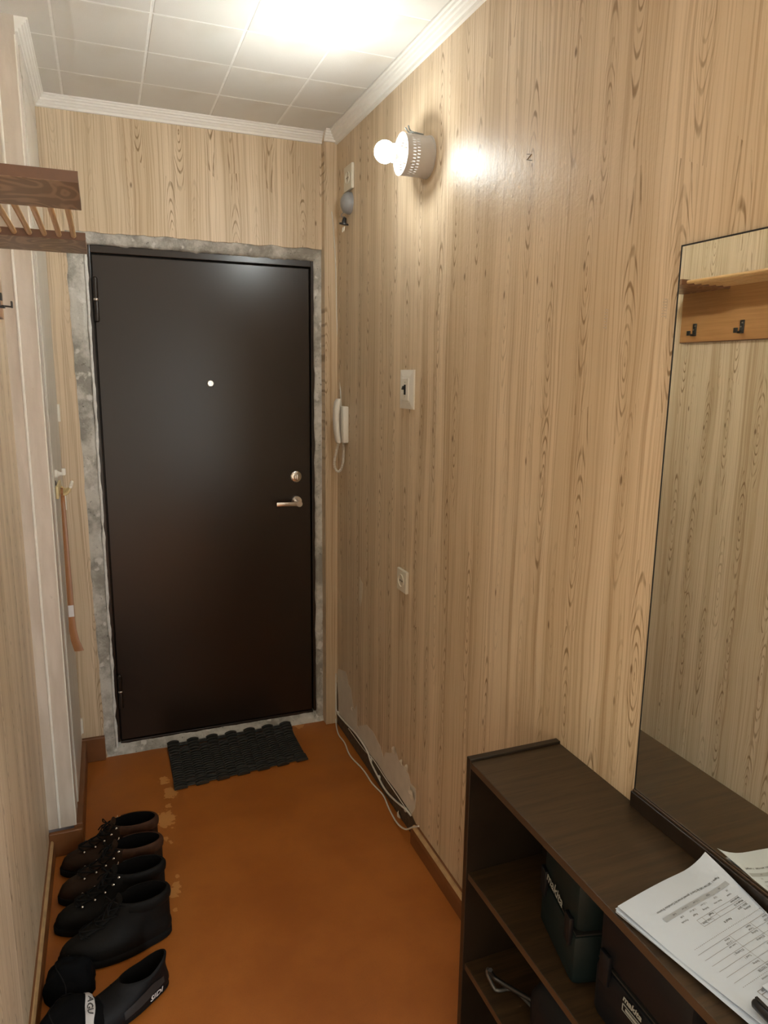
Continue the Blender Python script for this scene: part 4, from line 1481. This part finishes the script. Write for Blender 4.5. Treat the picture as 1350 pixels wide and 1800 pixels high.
def make_boot(name, label, heel, ang, Lb, Wb, Hs, mats, cat='boot', group=None, low=False, neyes=5, sink=0.0, cuff=True, metal=True):
    up, cu, so = mats
    e = empty(name, heel)
    e.rotation_euler = (0, 0, ang)
    M_ = place(heel, ang)
    PM[e.name] = M_
    tag(e, label, cat, group)
    W = lambda mb: mb.xf(lambda p: M_ @ p)
    hw = Wb / 2
    # sole with heel block
    sm = MB()
    sm.loft([outline(0.004, Lb * 0.985, hw * 0.98, 0.0006), outline(0.0, Lb, hw * 1.06, 0.006), outline(0.0, Lb, hw * 1.06, 0.021), outline(0.003, Lb * 0.992, hw * 1.0, 0.025)])
    W(sm).build('sole', so, e, smooth=40)
    # upper
    f = Hs / 0.15
    lv = [(0.022, 0.003, 0.985, 1.0, 1.0), (0.034, 0.000, 0.982, 1.02, 1.0), (0.048, 0.001, 0.960, 0.99, 1.0), (0.058, 0.003, 0.925, 0.94, 0.95),
          (0.067, 0.005, 0.860, 0.88, 0.85), (0.076, 0.006, 0.770, 0.82, 0.7), (0.087, 0.006, 0.680, 0.78, 0.5), (0.100, 0.005, 0.605, 0.76, 0.3),
          (0.116, 0.004, 0.545, 0.755, 0.12), (0.132, 0.003, 0.500, 0.76, 0.0), (0.150, 0.004, 0.470, 0.77, 0.0)]
    rings = []
    for z, xb, xf, wr, ft in lv:
        zz = z if z < 0.08 else 0.08 + (z - 0.08) * (Hs - 0.08) / 0.07
        rings.append(outline(xb, xf * Lb, hw * wr, zz, ft))
    def wrinkle(p):
        k = mnoise.noise(Vector((p.x * 26, p.y * 30 + heel[1] * 50, p.z * 30))) * 0.0035
        return p + Vector((k * 0.6, k, 0))
    # top rim dips at the front
    top = rings[-1]
    zr = Hs
    inner1 = [Vector((p.x * 0.94 + 0.006, p.y * 0.90, p.z + 0.003)) for p in top]
    inner2 = [Vector((p.x * 0.86 + 0.012, p.y * 0.80, p.z - 0.012)) for p in top]
    inner3 = [Vector((p.x * 0.86 + 0.012, p.y * 0.78, 0.045)) for p in top]
    um = MB()
    um.loft([[wrinkle(p) for p in g] for g in rings] + [inner1], True, False)
    W(um).build('upper', up, e, smooth=70)
    lm = MB()
    lm.loft([[Vector((p.x, p.y, p.z)) for p in inner1], inner2, inner3], False, True)
    W(lm).build('lining', 'bootlining', e, smooth=60)
    if cuff:
        cm = MB()
        zs = [Hs - 0.030, Hs - 0.024, Hs - 0.014, Hs - 0.004, Hs + 0.003, Hs + 0.003]
        scl = [1.01, 1.07, 1.09, 1.08, 1.02, 0.93]
        cx = top[0].x + (Lb * 0.47 - top[0].x) * 0.5
        rg = []
        for z, k in zip(zs, scl):
            g = [Vector((cx + (p.x - cx) * k, p.y * k, z)) for p in top]
            rg.append(g)
        cm.loft(rg, False, False)
        # only the back three quarters carry the padded cuff
        n_ = len(top)
        keep = []
        for fc in cm.f:
            c = sum((cm.v[i] for i in fc), Vector()) / len(fc)
            if c.x < cx + (Lb * 0.47 - cx) * 0.62:
                keep.append(fc)
        cm.f = keep
        W(cm).build('padded_cuff', cu, e, smooth=70)
    # front line of the upper, for tongue, laces and eyelets
    fr = [(xf * Lb, (z if z < 0.08 else 0.08 + (z - 0.08) * (Hs - 0.08) / 0.07)) for z, xb, xf, wr, ft in lv][3:]
    def front(t):
        q = t * (len(fr) - 1)
        i = min(int(q), len(fr) - 2)
        a, b = fr[i], fr[i + 1]
        k = q - i
        return Vector((a[0] + (b[0] - a[0]) * k, 0, a[1] + (b[1] - a[1]) * k))
    tm = MB()
    rg = []
    for i in range(9):
        t = 0.22 + 0.80 * i / 8
        c = front(min(t, 1.0)) + Vector((0.001, 0, 0.003))
        if t > 1.0:
            c += Vector((-0.002, 0, 0.006))
        wd_ = 0.017 + 0.004 * (i / 8)
        rg.append([c + Vector((-0.006 + 0.007 * math.cos(a), wd_ * math.sin(a), 0.004 * math.cos(a))) for a in [2 * PI * k / 12 for k in range(12)]])
    tm.loft(rg)
    W(tm).build('tongue', up, e, smooth=60)
    eyes = []
    for i in range(neyes):
        t = 0.27 + 0.66 * i / max(1, neyes - 1)
        c = front(t)
        back = 0.012 + 0.012 * t
        eyes.append((c + Vector((-back, 0.025, 0.001)), c + Vector((-back, -0.025, 0.001)), c))
    for i, (pa, pb, c) in enumerate(eyes):
        if metal:
            for p, sg in ((pa, 1), (pb, -1)):
                em = MB()
                em.sphere(p + Vector((0.003, sg * 0.003, 0.004)), 0.0042, 10, 8)
                if i >= neyes - 2:
                    em.tube([p + Vector((0.003, sg * 0.003, 0.004)), p + Vector((0.001, sg * 0.010, 0.010))], 0.0017, 6)
                W(em).build('eyelet', 'eyelet', e, smooth=60)
        lm = MB()
        mid = c + Vector((0.006, 0, 0.010))
        q = eyes[i + 1] if i + 1 < neyes else eyes[i]
        lm.tube(smoothpath([pa + Vector((0.002, 0.002, 0.006)), mid, q[1] + Vector((0.002, -0.002, 0.006))], 5), 0.0022, 6)
        lm.tube(smoothpath([pb + Vector((0.002, -0.002, 0.006)), mid + Vector((0.001, 0, 0.002)), q[0] + Vector((0.002, 0.002, 0.006))], 5), 0.0022, 6)
        W(lm).build('lace', 'lace', e, smooth=60)
    bow = MB()
    c = eyes[-1][2] + Vector((0.008, 0, 0.010))
    for sg in (-1, 1):
        bow.tube(smoothpath([c, c + Vector((0.014, sg * 0.020, 0.006)), c + Vector((0.016, sg * 0.034, -0.012)), c + Vector((0.010, sg * 0.016, -0.004)), c], 5), 0.0019, 6)
        bow.tube(smoothpath([c, c + Vector((0.018, sg * 0.010, -0.010)), c + Vector((0.030, sg * 0.020, -0.030))], 5), 0.0019, 6)
    W(bow).build('lace_bow', 'lace', e, smooth=60)
    # heel pull seam
    hm = MB()
    hm.tube(smoothpath([Vector((0.003, 0.0, 0.03)), Vector((0.005, 0, 0.07)), Vector((0.005, 0, Hs - 0.03))], 4), 0.0022, 6)
    W(hm).build('heel_seam', up, e, smooth=60)
    return e


brown = ('bootbrown', 'bootcuff', 'sole')
black = ('bootblack', 'bootblack', 'sole')
make_boot('hiking_boot', 'brown lace-up hiking boot next to the closet step', (0.086, 2.216, 0), PI - 0.06, 0.305, 0.100, 0.148, brown, group='brown hiking boots')
make_boot('hiking_boot', 'brown lace-up hiking boot between its twin and the black boots', (0.092, 2.098, 0), PI - 0.01, 0.310, 0.102, 0.150, brown, group='brown hiking boots')
make_boot('ankle_boot', 'black leather ankle boot standing right beside the brown hiking boots', (0.090, 1.983, 0), PI + 0.02, 0.312, 0.102, 0.150, black, group='black ankle boots', neyes=5)
make_boot('ankle_boot', 'black leather ankle boot turned askew beside the cycling shoe', (0.094, 1.872, 0), PI + 0.11, 0.300, 0.104, 0.146, black, group='black ankle boots', neyes=4, metal=False)


def make_cycling_shoe(heel, ang):
    e = empty('cycling_shoe', heel)
    e.rotation_euler = (0, 0, ang)
    M_ = place(heel, ang)
    PM[e.name] = M_
    tag(e, 'low black cycling shoe with white lettering on its heel', 'shoe')
    W = lambda mb: mb.xf(lambda p: M_ @ p)
    Lb, hw = 0.275, 0.046
    W(MB().loft([outline(0.005, Lb * 0.98, hw * 0.92, 0.0006), outline(0, Lb, hw, 0.005), outline(0.0, Lb, hw, 0.012)])).build('sole', 'sole', e, smooth=40)
    lv = [(0.0125, 0.002, 0.99, 1.0, 1.0), (0.025, -0.001, 0.985, 1.03, 1.0), (0.038, 0.000, 0.955, 0.98, 1.0), (0.050, 0.003, 0.86, 0.90, 0.9),
          (0.060, 0.005, 0.70, 0.83, 0.7), (0.068, 0.006, 0.58, 0.78, 0.4), (0.076, 0.004, 0.51, 0.74, 0.2), (0.083, 0.002, 0.475, 0.72, 0.1)]
    rings = []
    for z, xb, xf, wr, ft in lv:
        g = outline(xb, xf * Lb, hw * wr, z, ft)
        for p in g:
            if z > 0.06:
                k = (z - 0.06) / 0.023
                xr_ = p.x / (0.475 * Lb)
                p.z += k * (0.016 * max(0, 1 - xr_ * 2.2) - 0.006 * math.sin(PI * min(1, xr_)))
        rings.append(g)
    top = rings[-1]
    in1 = [Vector((p.x * 0.92 + 0.006, p.y * 0.86, p.z + 0.002)) for p in top]
    in2 = [Vector((p.x * 0.84 + 0.012, p.y * 0.74, p.z - 0.016)) for p in top]
    in3 = [Vector((p.x * 0.84 + 0.012, p.y * 0.72, 0.024)) for p in top]
    W(MB().loft(rings + [in1], True, False)).build('upper', 'cycblack', e, smooth=70)
    W(MB().loft([in1, in2, in3], False, True)).build('lining', 'bootlining', e, smooth=60)
    # grey side panel, facing the camera side (local +y)
    def skin(xx, zz, dy=0.001):
        lo = lv[0]
        for a, b in zip(lv, lv[1:]):
            if a[0] <= zz <= b[0]:
                k = (zz - a[0]) / (b[0] - a[0])
                xb, xf, wr, ft = [a[i] + (b[i] - a[i]) * k for i in (1, 2, 3, 4)]
                best = min(outline(xb, xf * Lb, hw * wr, zz, ft, 160), key=lambda p: abs(p.x - xx) + (10 if p.y < 0 else 0))
                return Vector((xx, best.y + dy, zz))
        return Vector((xx, hw, zz))
    gp = MB()
    pan = [(0.012, 0.030), (0.05, 0.034), (0.10, 0.040), (0.13, 0.044)]
    vs, fs = [], []
    for i in range(13):
        x_ = 0.022 + 0.118 * i / 12
        zb, zt = 0.034 - 0.012 * i / 12, 0.058 - 0.016 * abs(i - 4) / 8
        for j in range(5):
            vs.append(skin(x_, zb + (zt - zb) * j / 4, 0.0016))
    for i in range(12):
        for j in range(4):
            fs.append((i * 5 + j, i * 5 + j + 1, i * 5 + j + 6, i * 5 + j + 5))
    gp.add(vs, fs)
    W(gp).build('side_panel', 'cycgrey', e, smooth=60)
    tmx = text_mesh('SIDI', 0.020, 0.15, 0.0005)
    x0 = min(p.x for p in tmx.v)
    tmx.v = [skin(0.068 - (p.x - x0) * 1.15, 0.0145 + p.y, 0.0024) for p in tmx.v]
    W(tmx).build('lettering', 'labelwhite', e)
    for k in range(3):
        x_ = 0.135 + 0.036 * k
        st = MB()
        zt = [0.058, 0.050, 0.042][k]
        st.tube(smoothpath([Vector((x_, 0.040, zt - 0.014)), Vector((x_ + 0.002, 0.020, zt + 0.010 - 0.001 * k)), Vector((x_ + 0.004, -0.018, zt + 0.010 - 0.001 * k)), Vector((x_, -0.040, zt - 0.014))], 5), 0.004, 8)
        W(st).build('strap', 'cycblack', e, smooth=60)
    return e


make_cycling_shoe((0.068, 1.690, 0), PI + 0.40)


def overshoe(loc, ang, ln, wd, hh, seed, label):
    """soft neoprene shoe cover lying collapsed on the floor"""
    e = empty('overshoe', loc)
    e.rotation_euler = (0, 0, ang)
    M_ = place(loc, ang)
    PM[e.name] = M_
    tag(e, label, 'overshoe', None)
    W = lambda mb: mb.xf(lambda p: M_ @ p)

    def surf(u, t, off=0.0):
        """u 0..1 along, t 0..pi over the top"""
        x_ = ln * u
        env = (1 - abs(2 * u - 1) ** 3.0) ** 0.5 if 0 < u < 1 else 0.0
        env *= 0.86 + 0.14 * math.sin(PI * min(1.0, 0.25 + u))
        r = 1 + 0.16 * mnoise.noise(Vector((u * 4 + seed, t * 1.3, seed))) + 0.06 * mnoise.noise(Vector((u * 11 + seed, t * 4, seed)))
        hz = hh * env * (0.72 + 0.28 * math.sin(PI * min(1, u * 1.4)))
        return Vector((x_, (wd / 2 * env * r + off) * math.cos(t), max(0.0008, (hz * r + off) * math.sin(t) ** 0.8 if math.sin(t) > 0 else 0.0008)))
    nu, nt = 26, 22
    vs, fs = [], []
    for a in range(nu + 1):
        for b in range(nt + 1):
            u = 0.004 + 0.992 * a / nu
            vs.append(surf(u, PI * b / nt))
    for a in range(nu):
        for b in range(nt):
            q = a * (nt + 1) + b
            fs.append((q, q + 1, q + nt + 2, q + nt + 1))
    m = MB()
    m.add(vs, fs)
    W(m).build('body', 'neoprene', e, smooth=70)
    zp = MB()
    zp.tube([surf(0.10 + 0.8 * k / 20, 1.9 + 0.25 * math.sin(k * 0.25), 0.0008) for k in range(21)], 0.0016, 6)
    W(zp).build('zip', 'cycblack', e, smooth=60)
    hm = MB()
    hm.tube([surf(0.90, 0.05 + (PI - 0.1) * k / 20, 0.0006) for k in range(21)], 0.0022, 6)
    W(hm).build('hem', 'cycblack', e, smooth=60)
    return e, surf, W


# first cover: by the askew boot, small gold print on its toe
e, surf, W = overshoe((-0.166, 1.812, 0), -PI / 2 - 0.06, 0.128, 0.125, 0.085, 3.1, 'crumpled black overshoe with a tiny gold print by the left wall')
tm = MB()
for k, hh_ in enumerate((0.008, 0.006, 0.008)):
    tm.add([(0.007 * k, 0, 0), (0.007 * k + 0.005, 0, 0), (0.007 * k + 0.005, hh_, 0), (0.007 * k, hh_, 0)], [(0, 1, 2, 3)])
tm.v = [surf(0.22 + p.y / 0.128, 1.72 - (p.x - 0.010) / 0.070, 0.0015) for p in tm.v]
W(tm).build('print', 'gold', e)
# second cover, nearer, with the white reflective label strip
e, surf, W = overshoe((-0.160, 1.690, 0), -PI / 2 + 0.03, 0.240, 0.165, 0.098, 8.4, 'black overshoe with a white lettered strip lying by the left wall')
vs, fs = [], []
for a in range(15):
    u = 0.09 + 0.52 * a / 14
    for b in range(5):
        vs.append(surf(u, 0.86 + 0.30 * b / 4, 0.0016))
for a in range(14):
    for b in range(4):
        q = a * 5 + b
        fs.append((q, q + 1, q + 6, q + 5))
m = MB()
m.add(vs, fs)
W(m).build('label_strip', 'labelwhite', e, smooth=60)
tm = text_mesh('AGU', 0.018, 0.0, 0.0004)
tm.v = [surf(0.28 + p.x * 1.25 / 0.240, 1.08 - p.y / 0.075, 0.0026) for p in tm.v]
W(tm).build('lettering', 'ink', e)

# ================================================================== SHOEHORN AND HOOK ON THE CLOSET DOOR
XD = XC + 0.0045
kh = empty('key_hook', (XD, YS + 0.20, 1.20))
tag(kh, 'cream plastic hook rail with four prongs on the closet door', 'hook')
ya, yb_ = YS + 0.145, YS + 0.300
zt_, zb_ = on(105, 852, X=XD).z, on(98, 892, X=XD).z
zc = 1.190
MB().box(XD, XD + 0.009, ya, yb_, zc - 0.020, zc + 0.022, 0.003).build('back_plate', 'hookcream', kh, smooth=40)
for k in range(4):
    y = ya + 0.020 + 0.036 * k
    m = MB()
    pts = smoothpath([Vector((XD + 0.008, y, zc + 0.002)), Vector((XD + 0.022, y, zc - 0.008)), Vector((XD + 0.036, y, zc - 0.002)), Vector((XD + 0.044, y, zc + 0.016))], 5)
    m.tube(pts, 0.0045, 8)
    pr_ = m.build('prong', 'hookcream', kh, smooth=60)
    MB().sphere(pts[-1], 0.0058, 10, 8).build('prong_tip', 'bead', pr_, smooth=60)
hz = empty('shoehorn', (XD + 0.018, ya + 0.02, 0.70))
tag(hz, 'long brown plastic shoehorn hanging from the cream hook', 'shoehorn')
yh = ya + 0.020
m = MB()
rings = []
zbot = 0.640
for i in range(15):
    t = i / 14
    z = zc - 0.010 - (zc - 0.010 - zbot) * t
    wd_ = 0.010 + 0.008 * t + (0.006 * (t - 0.8) / 0.2 if t > 0.8 else 0)
    bend = 0.016 * max(0, (t - 0.82) / 0.18) ** 2
    x_ = XD + 0.0185 + bend
    th = 0.0022
    wd_ *= 0.62
    rings.append([Vector((x_ - wd_, yh - th, z)), Vector((x_, yh - th - 0.003, z)), Vector((x_ + wd_, yh - th, z)),
                  Vector((x_ + wd_, yh + th, z)), Vector((x_, yh + th - 0.002, z)), Vector((x_ - wd_, yh + th, z))])
m.loft(rings)
m.build('blade', 'shoehorn', hz, smooth=50)
m = MB()
m.lathe((XD + 0.015, yh, zc + 0.002), (1, 0, 0), [(-0.001, 0.0065), (-0.001, 0.013), (0.006, 0.013), (0.006, 0.0065), (-0.001, 0.0065)], 20, closed=True)
m.build('hanging_eye', 'shoehorn', hz, smooth=40)
MB().box(XD + 0.0100, XD + 0.0272, yh - 0.0058, yh - 0.0030, 0.765, 0.805, 0.0005).build('sticker', 'labelwhite', hz)
